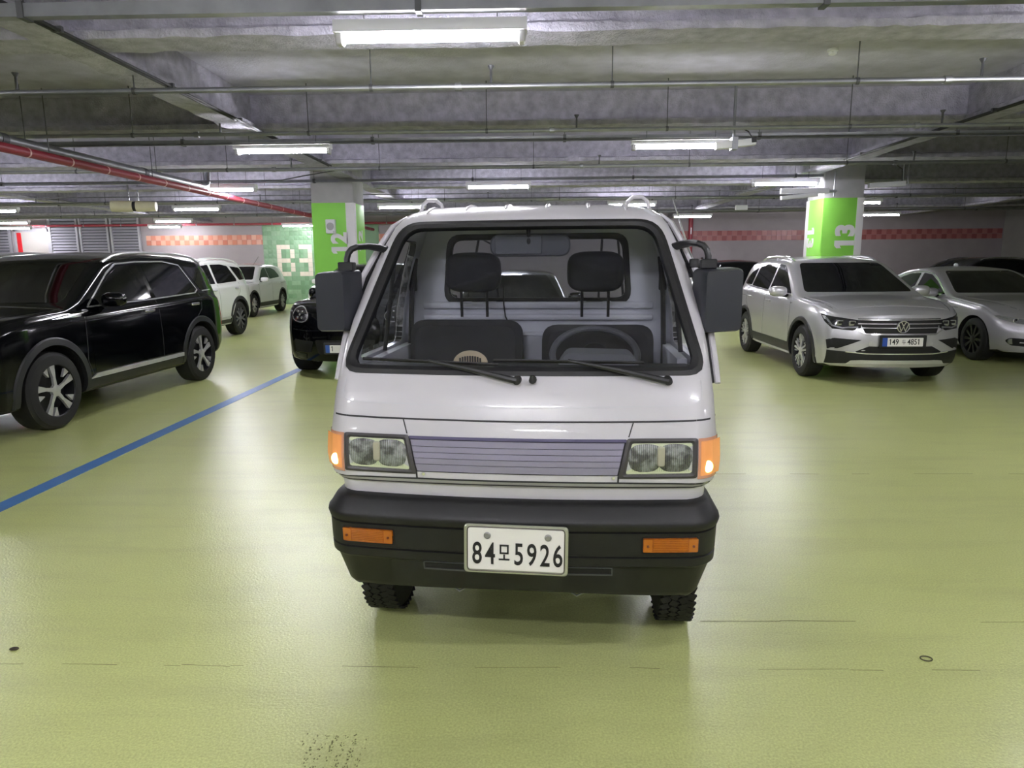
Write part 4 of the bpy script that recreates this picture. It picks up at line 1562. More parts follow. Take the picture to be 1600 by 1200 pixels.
# ---- mirrors
MIR = mat('mirror_plastic', C(40, 42, 50), 0.42, bump=0.1, bscale=500)
for s, xc, yc, ang, w in ((-1, -0.762, 0.42, -16, 0.150), (1, 0.752, 0.42, 12, 0.160)):
    e = empty('mirror', (xc, yc, 1.408))
    bpy.data.objects.remove(e)
    rot = Matrix.Rotation(R(ang), 3, 'Z')
    g = MB()
    lay = []
    for (d, kx, kz) in ((0.075, 1.0, 1.0), (0.05, 1.0, 1.0), (0.0, 0.99, 0.985), (-0.03, 0.95, 0.96), (-0.045, 0.88, 0.92)):
        lay.append([(x * kx, d, z * kz) for x, z in rpoly([(-w / 2, -0.128), (w / 2, -0.122), (w / 2, 0.125), (-w / 2, 0.118)], 0.022, 4)])
    n = len(lay[0])
    vs_, fs = [], []
    for l_ in lay:
        for p in l_:
            vs_.append(rot @ Vector(p) + Vector((xc, yc, 1.408)))
    for k in range(len(lay) - 1):
        for i in range(n):
            fs.append((k * n + i, k * n + (i + 1) % n, (k + 1) * n + (i + 1) % n, (k + 1) * n + i))
    fs.append(tuple(range(n)))
    fs.append(tuple((len(lay) - 1) * n + i for i in range(n)))
    mo = g.add(vs_, fs).build('wing_mirror', MIR, truck)
    gl = MB()
    gl.rbox((0, 0.078, 0), (w - 0.02, 0.006, 0.22), 0.015)
    gl2 = MB().add([rot @ Vector(p) + Vector((xc, yc, 1.408)) for p in gl.v], gl.f)
    gl2.build('mirror_glass', CHROME, mo)
    xa = xc - s * 0.045
    g = MB(); g.tube([(s * 0.59, 0.60, 1.612), (s * 0.625, 0.56, 1.622), (s * 0.655, 0.52, 1.627), (xa - s * 0.035, 0.46, 1.622), (xa - s * 0.018, 0.45, 1.614), (xa - s * 0.006, 0.443, 1.598), (xa, 0.44, 1.575), (xa, 0.437, 1.50)], [0.016, 0.016, 0.014, 0.0125, 0.0125, 0.0125, 0.0125, 0.0125], 10)
    g.build('mirror_arm', TRIM, mo)
    g = MB(); g.rbox((xa, 0.437, 1.545), (0.062, 0.05, 0.036), 0.008, axis='z'); g.build('arm_clamp', TRIM, mo)

# ---- wheels, chassis, load bed
def tread_wheel(x, y, s):
    r, w = 0.268, 0.145
    g = MB()
    g.lathe([(-w / 2, 0.16), (-w / 2 - 0.004, 0.20), (-w / 2 + 0.006, 0.245), (-w / 2 + 0.022, r - 0.008), (w / 2 - 0.022, r - 0.008), (w / 2 - 0.006, 0.245), (w / 2 + 0.004, 0.20), (w / 2, 0.16)], (x, y, r), 'x', 40, closed=True)
    wh = g.build('wheel', TYRE, truck)
    g = MB()
    for k in range(44):
        a = 2 * PI * k / 44
        for q_, tw in ((-0.048, 0.5), (-0.012, -0.5), (0.026, 0.5), (0.055, -0.4)):
            aa = a + (0.07 if q_ in (-0.012, 0.055) else 0)
            rot = Matrix.Rotation(aa, 3, 'X') @ Matrix.Rotation(tw, 3, 'Z')
            c = Matrix.Rotation(aa, 3, 'X') @ Vector((q_, 0, r - 0.0055))
            g.box((x + c.x, y + c.y, r + c.z), (0.034, 0.031, 0.009), rot)
    g.build('tread', TYRE, wh, 0)
    g = MB(); g.lathe([(-0.05 * s, 0.155), (0.03 * s, 0.165), (0.04 * s, 0.10), (0.06 * s, 0.06), (0.06 * s, 0.0)], (x, y, r), 'x', 24, caps=False); g.build('rim', ALLOY, wh)
for s in (-1, 1):
    tread_wheel(s * 0.628, 0.62, s)
    tread_wheel(s * 0.60, 2.46, s)
g = MB(); g.bb(-0.62, 0.62, 0.62 - 0.03, 0.62 + 0.03, 0.24, 0.30); g.bb(-0.40, 0.40, 0.25, 3.0, 0.27, 0.46); g.bb(-0.52, 0.52, 0.9, 2.1, 0.25, 0.6); g.bb(-0.60, 0.60, 2.43, 2.49, 0.24, 0.30); g.build('chassis', DARK, truck, 0)
g = MB(); g.bb(-0.69, 0.69, 1.26, 3.12, 0.62, 0.68); g.build('load_deck', WHITE, truck, 0)
for s in (-1, 1):
    g = MB(); g.bb(s * 0.66, s * 0.69, 1.26, 3.12, 0.68, 0.96); g.build('bed_side', WHITE, truck, 0)
g = MB(); g.bb(-0.69, 0.69, 3.09, 3.12, 0.68, 0.96); g.build('tailgate', WHITE, truck, 0)
g = MB(); g.bb(-0.66, 0.66, 1.26, 1.29, 0.68, 1.1); g.build('headboard', WHITE, truck, 0)
for a, b in (((-0.42, 1.30, 1.1), (-0.30, 1.30, 1.72)), ((-0.18, 1.30, 1.1), (-0.24, 1.30, 1.72)), ((0.30, 1.30, 1.1), (0.33, 1.30, 1.73)), ((0.47, 1.30, 1.1), (0.40, 1.30, 1.73))):
    g = MB(); g.tube([a, b], 0.007, 6); g.build('guard_bar', RUBBER, truck)
g = MB(); g.tube([(-0.33, 1.30, 1.70), (-0.22, 1.30, 1.64), (-0.16, 1.30, 1.60)], 0.005, 6); g.build('guard_bar', RUBBER, truck)
g = MB(); g.tube([(0.33, 1.30, 1.73), (0.345, 1.30, 1.745), (0.385, 1.30, 1.745), (0.40, 1.30, 1.73)], 0.006, 6); g.build('guard_bar', RUBBER, truck)

# ---- cab interior
SEATB = mat('seat_vinyl', C(44, 44, 48), 0.75, vary=0.1, scale=10, bump=0.2, bscale=250)
for (x0, x1, zt, nm) in ((-0.60, -0.055, 1.285, 'seat'), (0.04, 0.565, 1.262, 'seat')):
    xc, w = (x0 + x1) / 2, x1 - x0
    g = MB(); g.rbox((xc, 0.98, (zt + 0.86) / 2), (w, 0.12, zt - 0.86), 0.075, Matrix.Rotation(R(-8), 3, 'X'), seg=5)
    st = g.build('seat', SEATB, truck)
    g = MB(); g.rbox((xc, 0.76, 0.87), (w, 0.44, 0.13), 0.05, axis='z'); g.build('seat_cushion', SEATB, st)
for xc in (-0.288, 0.290):
    g = MB()
    g.ellipsoid((xc, 0.985, 1.512), (0.133, 0.06, 0.094), 28, 16, pw=0.55)
    hr = g.build('headrest', SEAT, truck)
    for dx in (-0.062, 0.062):
        g = MB(); g.tube([(xc + dx, 0.985, 1.45), (xc + dx, 1.0, 1.30)], 0.007, 8); g.build('headrest_post', RUBBER, hr)
        g = MB(); g.rbox((xc + dx, 1.176, 1.347), (0.05, 0.012, 0.035), 0.008); g.build('wall_socket', CABIN, hr)
# pressed ribs of the cab rear wall
for (z, h, d) in ((1.345, 0.035, 0.018), (1.285, 0.03, 0.022), (1.20, 0.02, 0.015)):
    g = MB(); g.rbox((0, 1.18, z), (1.16, d * 2, h), 0.012, axis='x'); g.build('wall_rib', CABIN, truck)
g = MB(); g.bb(-0.045, 0.045, 1.15, 1.19, 0.85, 1.19); g.build('wall_channel', CABIN, truck, 0)
for s in (-1, 1):
    # belt, lower door trim and pillar post
    g = MB(); g.tube([(s * 0.60, 1.12, 1.58), (s * 0.615, 1.08, 1.40), (s * 0.62, 1.04, 1.15), (s * 0.61, 0.98, 0.95)], 0.013, 6); g.build('seat_belt', RUBBER, truck)
    g = MB(); g.rbox((s * 0.615, 1.11, 1.47), (0.035, 0.03, 0.10), 0.008); g.build('belt_anchor', RUBBER, truck)
    g = MB(); g.tube([(s * 0.655, 0.71, 1.17), (s * 0.615, 0.83, 1.66)], 0.010, 8); g.build('window_bar', RUBBER, truck)
    g = MB(); g.bb(s * 0.615, s * 0.655, 0.52, 1.1, 0.9, 1.165); g.build('door_trim', CABIN, truck, 0)
    # sun visors
# dashboard
g = MB()
dash = [(0.20, 1.10), (0.21, 1.155), (0.33, 1.165), (0.50, 1.150), (0.545, 1.12), (0.53, 0.86), (0.20, 0.86)]
g.prism(dash, -0.645, 0.645, 'x')
ds = g.build('dashboard', mat('dash_plastic', C(38, 39, 43), 0.7, bump=0.2, bscale=300), truck)
g = MB(); g.prism(rpoly([(0.13, 1.15), (0.46, 1.15), (0.42, 1.203), (0.17, 1.207)], 0.02, 3), 0.36, 0.54, 'y'); g.build('instrument_hood', mat('dash_grey', C(120, 121, 126), 0.7), ds)
# steering wheel
ctr = Vector((0.285, 0.66, 1.165))
rotm = Matrix.Rotation(R(-58), 3, 'X')
pts = [rotm @ Vector((0.182 * math.cos(2 * PI * i / 40), 0, 0.182 * math.sin(2 * PI * i / 40))) + ctr for i in range(40)]
g = MB(); g.tube(pts, 0.0145, 10, closed=True)
sw = g.build('steering_wheel', mat('wheel_vinyl', C(104, 105, 110), 0.4), truck)
for a in (200, 340, 270):
    q_ = rotm @ Vector((0.17 * math.cos(R(a)), 0, 0.17 * math.sin(R(a)))) + ctr
    g = MB(); g.tube([ctr, q_], [0.02, 0.012], 8); g.build('spoke', RUBBER, sw)
g = MB(); g.ellipsoid(ctr, (0.06, 0.05, 0.05), 16, 8); g.build('horn_pad', RUBBER, sw)
g = MB(); g.tube([ctr, (0.285, 0.46, 1.0)], 0.03, 8); g.build('column_shroud', RUBBER, sw)
# rear view mirror with a clip-on panel
g = MB(); g.rbox((0.005, 0.70, 1.628), (0.345, 0.022, 0.094), 0.045, seg=6); rm = g.build('rear_view_mirror', mat('mirror_back', C(74, 76, 84), 0.5), truck)
g = MB(); g.rbox((-0.045, 0.684, 1.632), (0.20, 0.008, 0.082), 0.01); g.build('clip_panel', mat('clip_grey', C(84, 86, 94), 0.5), rm)
g = MB(); g.tube([(0, 0.70, 1.65), (0, 0.66, 1.70)], 0.009, 8); g.ellipsoid((0, 0.69, 1.645), (0.014, 0.014, 0.02), 10, 6); g.build('mirror_stem', RUBBER, rm)
# cable hanging down the rear wall
g = MB(); g.tube([(-0.165, 1.16, 1.45), (-0.163, 1.155, 1.35), (-0.155, 1.15, 1.29), (-0.13, 1.14, 1.24), (-0.12, 1.1, 1.2)], 0.004, 6); g.build('cable', INK, truck)

# round ribbed ornament lying on the dashboard
orn = empty('dash_fan', (-0.05, 2.28, 0), R(-4.5))
tag(orn, 'round beige slotted disc standing on the truck dashboard', 'ornament')
cx, cy, cz = -0.207, 0.36, 1.166
lp = [(0.068 * math.cos(PI * i / 24), 0.050 * math.sin(PI * i / 24)) for i in range(25)]
g = MB(); g.add([(cx + u, cy - 0.006, cz + v) for u, v in lp] + [(cx + u, cy + 0.006, cz + v) for u, v in lp] , [(i, i + 1, 25 + i + 1, 25 + i) for i in range(24)] + [tuple(range(25)), tuple(49 - i for i in range(25)), (0, 25, 49, 24)])
g.build('disc', BEIGE, orn)
for i in range(9):
    u = -0.040 + i * 0.010
    h = 0.030 * math.sqrt(max(0.05, 1 - (u / 0.058) ** 2))
    g = MB(); g.bb(cx + u - 0.0032, cx + u + 0.0032, cy - 0.009, cy - 0.004, cz, cz + h); g.build('slot', INK, orn, 0)

# ================================================================== parked cars
def car_solid(S, ns=64):
    """closed body solid from side profile, shoulder line, plan width and end profiles"""
    Lc = S['L']
    tum, crown = S.get('tumble', 0.36), S.get('crown', 0.035)
    zone, kf, kr = S.get('zone', 0.75), S.get('kf', 0.22), S.get('kr', 0.12)
    st = sorted(set([Lc * i / ns for i in range(ns + 1)] + [p[0] for p in S['top'] if 0 < p[0] < Lc]))
    rings = []
    for s in st:
        w, zt, zs, zb = sm(S['half'], s), sm(S['top'], s, 0.09), sm(S['sh'], s), sm(S['bot'], s)
        g = max(zt - zs, 0.012)
        cr = min(crown, g * 0.5)
        hb = w * 0.955
        re = min(0.075, (g - cr) * 0.5)
        half = [(0, zb), (0.5 * w, zb), (0.86 * w, zb), (0.95 * w, zb + 0.03), (0.985 * w, zb + 0.12),
                (0.997 * w, zb + (zs - zb) * 0.38), (1.0 * w, zb + (zs - zb) * 0.55), (0.995 * w, zb + (zs - zb) * 0.74), (0.988 * w, zs - 0.085), (0.978 * w, zs - 0.035), (hb, zs)]
        gz = g - cr - re
        for t in (0.08, 0.3, 0.55, 0.8, 1.0):
            half.append((hb - 0.012 - tum * gz * t, zs + gz * t + (0.002 if t < 0.1 else 0)))
        xe, ze = half[-1]
        for a in (30, 60, 90):
            half.append((xe - 0.10 * (1 - math.cos(R(a))) * (re / 0.075) - re * 0.35 * math.sin(R(a)) * 0.6, ze + re * math.sin(R(a))))
        xt = half[-1][0]
        for f in (0.8, 0.55, 0.28, 0.0):
            half.append((xt * f, zt - cr * f * f))
        bf = max(0.0, 1 - s / zone) ** 1.3
        br = max(0.0, 1 - (Lc - s) / zone) ** 1.3
        row = []
        for (x, z) in half:
            q = abs(x) / max(w, 0.01)
            y = s + bf * (interp(S['fprof'], z) + kf * q ** 2.6) - br * (interp(S['rprof'], z) + kr * q ** 2.6)
            row.append((x, y, z))
        rings.append(row)
    m = len(rings[0])
    vs_, fs = [], []
    full = []
    for row in rings:
        ids = []
        for (x, y, z) in row:
            ids.append(len(vs_)); vs_.append((x, y, z))
        for (x, y, z) in row[-2:0:-1]:
            ids.append(len(vs_)); vs_.append((-x, y, z))
        full.append(ids)
    n = len(full[0])
    for a, b in zip(full[:-1], full[1:]):
        for k in range(n):
            k2 = (k + 1) % n
            fs.append((a[k], a[k2], b[k2], b[k]))
    # end caps as grids across the width
    for idx, end in ((0, 'f'), (-1, 'r')):
        row = rings[idx]
        prof, kk = (S['fprof'], kf) if end == 'f' else (S['rprof'], kr)
        s = st[idx]
        w = sm(S['half'], s)
        nu = 14
        grid = []
        for k in range(1, m - 1):
            x0, y0, z0 = row[k]
            line = []
            for i in range(nu + 1):
                if i == 0:
                    line.append(full[idx][2 * (m - 1) - k])
                elif i == nu:
                    line.append(full[idx][k])
                else:
                    x = -x0 + 2 * x0 * i / nu
                    q = abs(x) / max(w, 0.01)
                    y = s + (interp(prof, z0) + kk * q ** 2.6) * (1 if end == 'f' else -1)
                    line.append(len(vs_)); vs_.append((x, y, z0))
            grid.append(line)
        for a, b in zip(grid[:-1], grid[1:]):
            for i in range(nu):
                fs.append((a[i], a[i + 1], b[i + 1], b[i]))
        # close top and bottom rows
        fs.append(tuple(grid[0]) + (full[idx][0],))
        fs.append(tuple(grid[-1]) + (full[idx][m - 1],))
    return MB().add(vs_, fs)


def spokes(style, c, r, s):
    """one solid per spoke of a wheel face; c centre, s side"""
    out = []
    def bar(g, a0, r0, a1, r1, w0, w1, x0, x1):
        p0 = Vector((math.cos(a0) * r0, math.sin(a0) * r0))
        p1 = Vector((math.cos(a1) * r1, math.sin(a1) * r1))
        t = (p1 - p0).normalized()
        n = Vector((-t.y, t.x))
        lp = [p0 - n * w0, p1 - n * w1, p1 + n * w1, p0 + n * w0]
        vs_ = []
        for xx in (x0, x1):
            for q_ in lp:
                vs_.append((c[0] + s * xx, c[1] + q_.x, c[2] + q_.y))
        g.add(vs_, [(0, 1, 2, 3), (7, 6, 5, 4), (0, 4, 5, 1), (1, 5, 6, 2), (2, 6, 7, 3), (3, 7, 4, 0)])
    n_ = {'five_y': 5, 'five_twin': 5, 'six_loop': 6}.get(style, 10)
    for k in range(n_):
        g = MB()
        a = 2 * PI * k / n_ + {'five_y': 0.3, 'five_twin': PI / 2}.get(style, 0.0)
        if style == 'five_y':
            bar(g, a, 0.03, a + 0.08, r * 0.55, 0.022, 0.015, -0.012, 0.012)
            bar(g, a + 0.08, r * 0.5, a + 0.12, r, 0.015, 0.036, -0.012, 0.014)
            bar(g, a + 0.52, r * 0.62, a + 0.50, r, 0.004, 0.036, -0.014, 0.010)
        elif style == 'five_twin':
            for d in (-1, 1):
                bar(g, a + d * 0.22, 0.05, a + d * 0.16, r, 0.012, 0.014, -0.012, 0.012)
                bar(g, a + d * 0.42, r * .62, a + d * 0.38, r, 0.008, 0.011, -0.014, 0.008)
        elif style == 'six_loop':
            bar(g, a, 0.03, a, r * 0.5, 0.025, 0.03, -0.012, 0.010)
            for d in (-1, 1):
                bar(g, a + d * 0.1, r * .45, a + d * 0.25, r, 0.018, 0.02, -0.012, 0.012)
        else:
            bar(g, a, 0.03, a, r, 0.016, 0.022, -0.012, 0.012)
        out.append(g)
    return out


def make_wheel(parent, x, y, s, r, w, style, face, tyre_h=0.115):
    rim_r = r - tyre_h
    g = MB()
    g.lathe([(-w / 2, rim_r - 0.01), (-w / 2 - 0.003, rim_r + 0.03), (-w / 2 + 0.004, r - 0.035), (-w / 2 + 0.03, r - 0.004), (0, r), (w / 2 - 0.03, r - 0.004), (w / 2 - 0.004, r - 0.035), (w / 2 + 0.003, rim_r + 0.03), (w / 2, rim_r - 0.01)], (x, y, r), 'x', 40, closed=True)
    wh = g.build('wheel', TYRE, parent)
    xo = x + s * (w / 2 - 0.012)
    g = MB()
    g.lathe([(0.006 * s, rim_r + 0.004), (0.012 * s, rim_r - 0.006), (0.0, rim_r - 0.016), (-0.10 * s, rim_r - 0.03), (-0.10 * s, 0.0)], (xo, y, r), 'x', 40, caps=False)
    g.build('rim', [face if False else ALLOYD], wh)
    g = MB()
    g.lathe([(0.004 * s, rim_r + 0.005), (0.012 * s, rim_r + 0.001), (0.010 * s, rim_r - 0.008), (0.0, rim_r - 0.01)], (xo, y, r), 'x', 40, caps=False)
    g.build('rim_lip', face, wh)
    for g in spokes(style, (xo - s * 0.012, y, r), rim_r - 0.004, s):
        g.build('spoke', face, wh, 20)
    g = MB(); g.lathe([(-0.02 * s, 0.06), (0.004 * s, 0.055), (0.008 * s, 0.03), (0.008 * s, 0.0)], (xo - s * 0.004, y, r), 'x', 20); g.build('hub_cap', face, wh)
    return wh


def make_car(name, label, loc, rz, S, paint, trim=None, style='five_y', face=None, group='parked cars', cat='car'):
    face = face or ALLOY
    e = empty(name, loc, R(rz))
    tag(e, label, cat, group)
    solid = car_solid(S).mesh(name + '_solid', 0)
    KC = Caster(solid)
    r, ra = S['r'], S['ra']
    cuts = []
    for yw in S['axles']:
        for s in (-1, 1):
            wx = sm(S['half'], yw)
            lp = [(-0.36, ra), (0.3, ra)]
            c = MB(); c.lathe(lp, (s * wx, yw, r), 'x', 48, sgn=s); cuts.append(c)
    allc = MB()
    for c in cuts:
        allc.add(c.v, c.f)
    me = boolean(solid.copy(), [allc.mesh('cut', 0)])
    me.materials.clear()
    me.materials.append(paint)
    me.materials.append(DARK)
    me.materials.append(trim or paint)
    zc = S.get('clad', 0)
    for p in me.polygons:
        vs_ = [me.vertices[i].co for i in p.vertices]
        if p.normal.z < -0.85 and p.center.z < 0.5:
            p.material_index = 1
        for yw in S['axles']:
            if all((v.y - yw) ** 2 + (v.z - r) ** 2 < (ra + 0.006) ** 2 for v in vs_) and len(vs_) > 2:
                p.material_index = 1
    me.shade_smooth()
    me.set_sharp_from_angle(angle=R(38))
    obj('body', me, None, e)
    # wheel arch trims
    for yw in S['axles']:
        for s, v in ((1, 'right'), (-1, 'left')):
            if trim:
                tw = S.get('archw', 0.055)
                vs_, fs = [], []
                n = 26
                a0 = -0.0
                zlow = sm(S['bot'], yw) + 0.03
                sa = math.asin(max(-1, min(1, (zlow - r) / (ra + tw))))
                for i in range(n + 1):
                    a = sa + (PI - 2 * sa) * i / n
                    for rr, o in ((ra - 0.004, -0.03), (ra - 0.004, 0.012), (ra + tw * .8, 0.012), (ra + tw, 0.002), (ra + tw, -0.01)):
                        yy, zz_ = yw + rr * math.cos(a), r + rr * math.sin(a)
                        vs_.append(KC.hit(yy, max(zz_, zlow), v, o))
                for i in range(n):
                    for k in range(4):
                        fs.append((i * 5 + k, i * 5 + k + 1, (i + 1) * 5 + k + 1, (i + 1) * 5 + k))
                MB().add(vs_, fs).build('wheel_arch_trim', trim, e)
            if s * S.get('hide', 0) <= 0 or True:
                wx = sm(S['half'], yw) - S.get('wheel_in', 0.13)
                make_wheel(e, s * wx, yw, s, r, S.get('ww', 0.225), style, face, S.get('th', 0.115))
    if trim:
        for s, v in ((1, 'right'), (-1, 'left')):
            y0, y1 = S['axles'][0] + ra + 0.03, S['axles'][1] - ra - 0.03
            zb = sm(S['bot'], 2.0)
            sh_ = S.get('sillh', 0.14)
            KC.quad([(y0, zb + sh_), (y1, zb + sh_)], [(y0, zb + 0.02), (y1, zb + 0.02)], v, 0.006, 0.02, 16, 3).build('sill_trim', trim, e)
    # doors and bonnet as panels of their own, lying a hair proud of the body
    for (tp, bt) in S.get('doors', []):
        for v in ('right', 'left'):
            KC.quad(tp, bt, v, 0.0025, 0.008, 22, 16).build('door', paint, e, 50)
    if S.get('bonnet'):
        tp, bt = S['bonnet']
        KC.quad(tp, bt, 'top', 0.0025, 0.008, 24, 20).build('bonnet', paint, e, 50)
    # glazing
    ws = S['wind']
    z0, z1, hb, ht = ws
    KC.panel(rpoly([(-hb, z0), (hb, z0), (ht, z1), (-ht, z1)], [0.05, 0.05, 0.06, 0.06], 4), 'front', 0.003, 0.01, 8, 0.08).build('windscreen', TINT, e)
    for poly in S['glass']:
        for v in ('right', 'left'):
            KC.panel(rpoly(poly, S.get('gr', 0.03), 3), v, 0.003, 0.01, 5, 0.06).build('side_window', TINT, e)
    if S.get('rearwin'):
        z0, z1, hb, ht = S['rearwin']
        KC.panel(rpoly([(-hb, z0), (hb, z0), (ht, z1), (-ht, z1)], 0.05, 4), 'back', 0.003, 0.01, 6, 0.08).build('rear_window', TINT, e)
    # seams
    for path in S.get('seams', []):
        for v in ('right', 'left'):
            KC.ribbon(path, 0.007, v, 0.0008, 0.006).build('door_seam', SEAM, e)
    for path in S.get('hoodseam', []):
        for sx in (-1, 1):
            KC.ribbon([(sx * x, y) for x, y in path], 0.008, 'top', 0.0008, 0.006).build('bonnet_seam', SEAM, e)
    # chrome window surround
    for path in S.get('chrome', []):
        for v in ('right', 'left'):
            KC.ribbon(path, S.get('chw', 0.018), v, 0.006, 0.012).build('window_trim', S.get('chmat', CHROME), e)
    for (y, z) in S.get('handles', []):
        for s, v in ((1, 'right'), (-1, 'left')):
            p = KC.hit(y, z, v, 0.0)
            g = MB(); g.rbox((p.x + s * 0.018, y, z), (0.022, 0.20, 0.032), 0.014, axis='x'); g.build('door_handle', S.get('hmat', paint), e)
    # mirrors
    my, mz = S['mirror']
    mo_x = S.get('mout', 0.15)
    for s, v in ((1, 'right'), (-1, 'left')):
        p = KC.hit(my, mz - 0.06, v, 0.0)
        g = MB(); g.ellipsoid((p.x + s * mo_x, my - 0.01, mz), (0.125 if mo_x > 0.1 else 0.06, 0.075 if mo_x > 0.1 else 0.12, 0.075), 18, 10, pw=0.7)
        mo = g.build('wing_mirror', S.get('mmat', paint), e)
        g = MB(); g.tube([(p.x - s * 0.02, my + 0.02, mz - 0.07), (p.x + s * 0.08, my, mz - 0.05)], [0.03, 0.025], 8); g.build('mirror_foot', TRIM, mo)
        g = MB(); g.ellipsoid((p.x + s * mo_x, my + 0.055, mz), (0.10 if mo_x > 0.1 else 0.045, 0.02, 0.058), 14, 8, pw=0.7); g.build('mirror_glass', CHROME, mo)
    # roof rails
    if S.get('rails'):
        (ya, yb, off, hgt) = S['rails']
        for s in (-1, 1):
            pts = []
            for i in range(13):
                t = i / 12
                y = ya + (yb - ya) * t
                x = S['railx']
                p = KC.hit(s * x, y, 'top', 0.0)
                lift = hgt * min(1, min(t, 1 - t) * 8)
                pts.append((p.x, p.y, p.z + lift - 0.006))
            g = MB(); g.tube(pts, 0.017, 8); g.build('roof_rail', S.get('railmat', CHROME), e)
    return e, KC


# ---------------------------------------------------------------- body shapes
SUV = dict(L=4.50, r=0.355, ra=0.415, axles=(0.90, 3.56), ww=0.235, th=0.112,
    top=[(0, 0.90), (0.06, 0.955), (0.25, 1.00), (0.6, 1.045), (1.16, 1.095), (1.22, 1.115), (1.98, 1.54), (2.2, 1.605), (2.7, 1.64), (3.3, 1.635), (3.9, 1.575), (4.15, 1.50), (4.38, 1.12), (4.5, 0.98)],
    sh=[(0, 0.80), (0.15, 0.90), (0.5, 0.975), (1.2, 1.03), (2.5, 1.06), (3.8, 1.10), (4.35, 1.06), (4.5, 0.92)],
    half=[(0, 0.77), (0.1, 0.83), (0.3, 0.885), (0.7, 0.918), (2, 0.92), (3.8, 0.915), (4.2, 0.88), (4.5, 0.80)],
    bot=[(0, 0.24), (0.4, 0.21), (1.3, 0.22), (3, 0.22), (4.1, 0.28), (4.5, 0.38)],
    fprof=[(0.2, 0.09), (0.28, 0.04), (0.42, 0.005), (0.60, 0.0), (0.72, 0.02), (0.84, 0.05), (0.95, 0.10), (1.1, 0.2)],
    rprof=[(0.3, 0.06), (0.5, 0.0), (0.8, 0.0), (1.0, 0.04), (1.6, 0.2)],
    wind=(1.13, 1.53, 0.74, 0.58), rearwin=(1.14, 1.48, 0.62, 0.52),
    glass=[[(1.52, 1.10), (2.05, 1.42), (2.22, 1.50), (2.48, 1.52), (2.50, 1.12)], [(2.56, 1.12), (2.55, 1.52), (3.02, 1.52), (3.38, 1.46), (3.44, 1.16)], [(3.50, 1.17), (3.46, 1.45), (3.72, 1.38), (3.95, 1.22), (3.93, 1.19)]],
    seams=[[(1.36, 1.04), (1.36, 0.5), (1.42, 0.36)], [(2.53, 1.10), (2.56, 0.36)], [(3.5, 1.13), (3.52, 0.9), (3.22, 0.62), (3.16, 0.36)], [(1.3, 0.98), (2.5, 0.95), (3.6, 0.99), (4.3, 1.0)]],
    hoodseam=[[(0.70, 0.30), (0.78, 0.7), (0.80, 1.14)]],
    doors=[([(1.372, 1.055), (2.515, 1.085)], [(1.43, 0.44), (2.548, 0.44)]), ([(2.545, 1.086), (3.48, 1.115)], [(2.572, 0.44), (3.13, 0.44)])],
    bonnet=([(-0.76, 1.12), (0.76, 1.12)], [(-0.66, 0.30), (0.66, 0.30)]),
    handles=[(2.30, 0.965), (3.28, 0.985)], sillh=0.2, mirror=(1.62, 1.13), rails=(2.15, 3.75, 0, 0.04), railx=0.60)

def variant(base, **kw):
    d = dict(base)
    d.update(kw)
    return d

def plate(parent, KC, z, txt, hangul=None, w=0.46, h=0.105, back=None, xoff=0.0):
    """front licence plate with a blue end band and black characters"""
    p = KC.hit(0, z, 'front', 0.0)
    y = p.y - 0.022
    g = MB(); g.rbox((xoff, y + 0.006, z), (w + 0.10, 0.02, h + 0.05), 0.012); pl_ = g.build('number_plate', TRIM, parent)
    g = MB(); g.rbox((xoff + 0.02, y - 0.008, z - 0.006), (w - 0.03, 0.006, h), 0.006); g.build('plate_face', PLATE_W, pl_)
    g = MB(); g.rbox((xoff - w / 2 + 0.01, y - 0.0085, z - 0.006), (0.06, 0.006, h), 0.004); g.build('blue_band', PLATE_BLUE, pl_)
    a, b = txt
    yy = y - 0.0125
    def put(t, x):
        me = text_mesh(t, 0.098, 0.0008, 0.001, 0.80, 'LEFT')
        o = obj('plate_character', me, INK, pl_)
        o.matrix_local = Matrix.Translation((x, yy, z - 0.006)) @ Matrix.Rotation(PI / 2, 4, 'X')
    put(a, xoff - w / 2 + 0.055)
    if not b:
        return pl_
    put(b, xoff + 0.045)
    g = MB()
    stroke(g, [(0.014, 0.024), (-0.014, 0.024), (-0.014, 0.006), (0.014, 0.006)], 0.005, -0.0008, 0.0008)
    stroke(g, [(-0.02, -0.006), (0.02, -0.006)], 0.005, -0.0008, 0.0008)
    stroke(g, [(0, -0.006), (0, -0.026)], 0.005, -0.0008, 0.0008)
    g2 = MB().add([(x_ + xoff + 0.005, y_ + yy, z_ + z - 0.006) for x_, y_, z_ in g.v], g.f)
    g2.build('plate_character', INK, pl_, 0)
    return pl_

HLIN = mat('headlight_dark', C(30, 31, 34), 0.12, coat=1.0, metal=0.2)
HLSIL = mat('headlight_silver', C(196, 198, 204), 0.12, coat=1.0, metal=0.8)

# ---------------------------------------------------------------- silver SUV (right)
sv, KV = make_car('silver_suv', 'silver compact SUV with chrome grille bars parked front-on at right', (4.60, 8.44, 0), -1.6,
                  variant(SUV, chrome=[[(1.48, 1.085), (2.5, 1.105), (3.5, 1.15), (3.98, 1.2)]], chw=0.012,
                          mmat=SILVER), SILVER, TRIM, 'five_twin', ALLOY)
def fp(KC, lp, name, m, par, off=0.005, depth=0.02, r=0.0, rings=4):
    lp = rpoly(lp, r, 3) if r else lp
    return KC.panel(lp, 'front', off, depth, rings, 0.06).build(name, m, par)
grl = KV.quad([(-0.50, 0.850), (0.50, 0.850)], [(-0.42, 0.655), (0.42, 0.655)], 'front', 0.004, 0.02, 20, 5).build('grille', DARK, sv)
for z, hw_ in ((0.834, 0.50), (0.785, 0.50), (0.735, 0.47)):
    KV.ribbon([(-hw_, z), (hw_, z)], 0.011, 'front', 0.012, 0.012, 0.05).build('grille_bar', CHROME, grl)
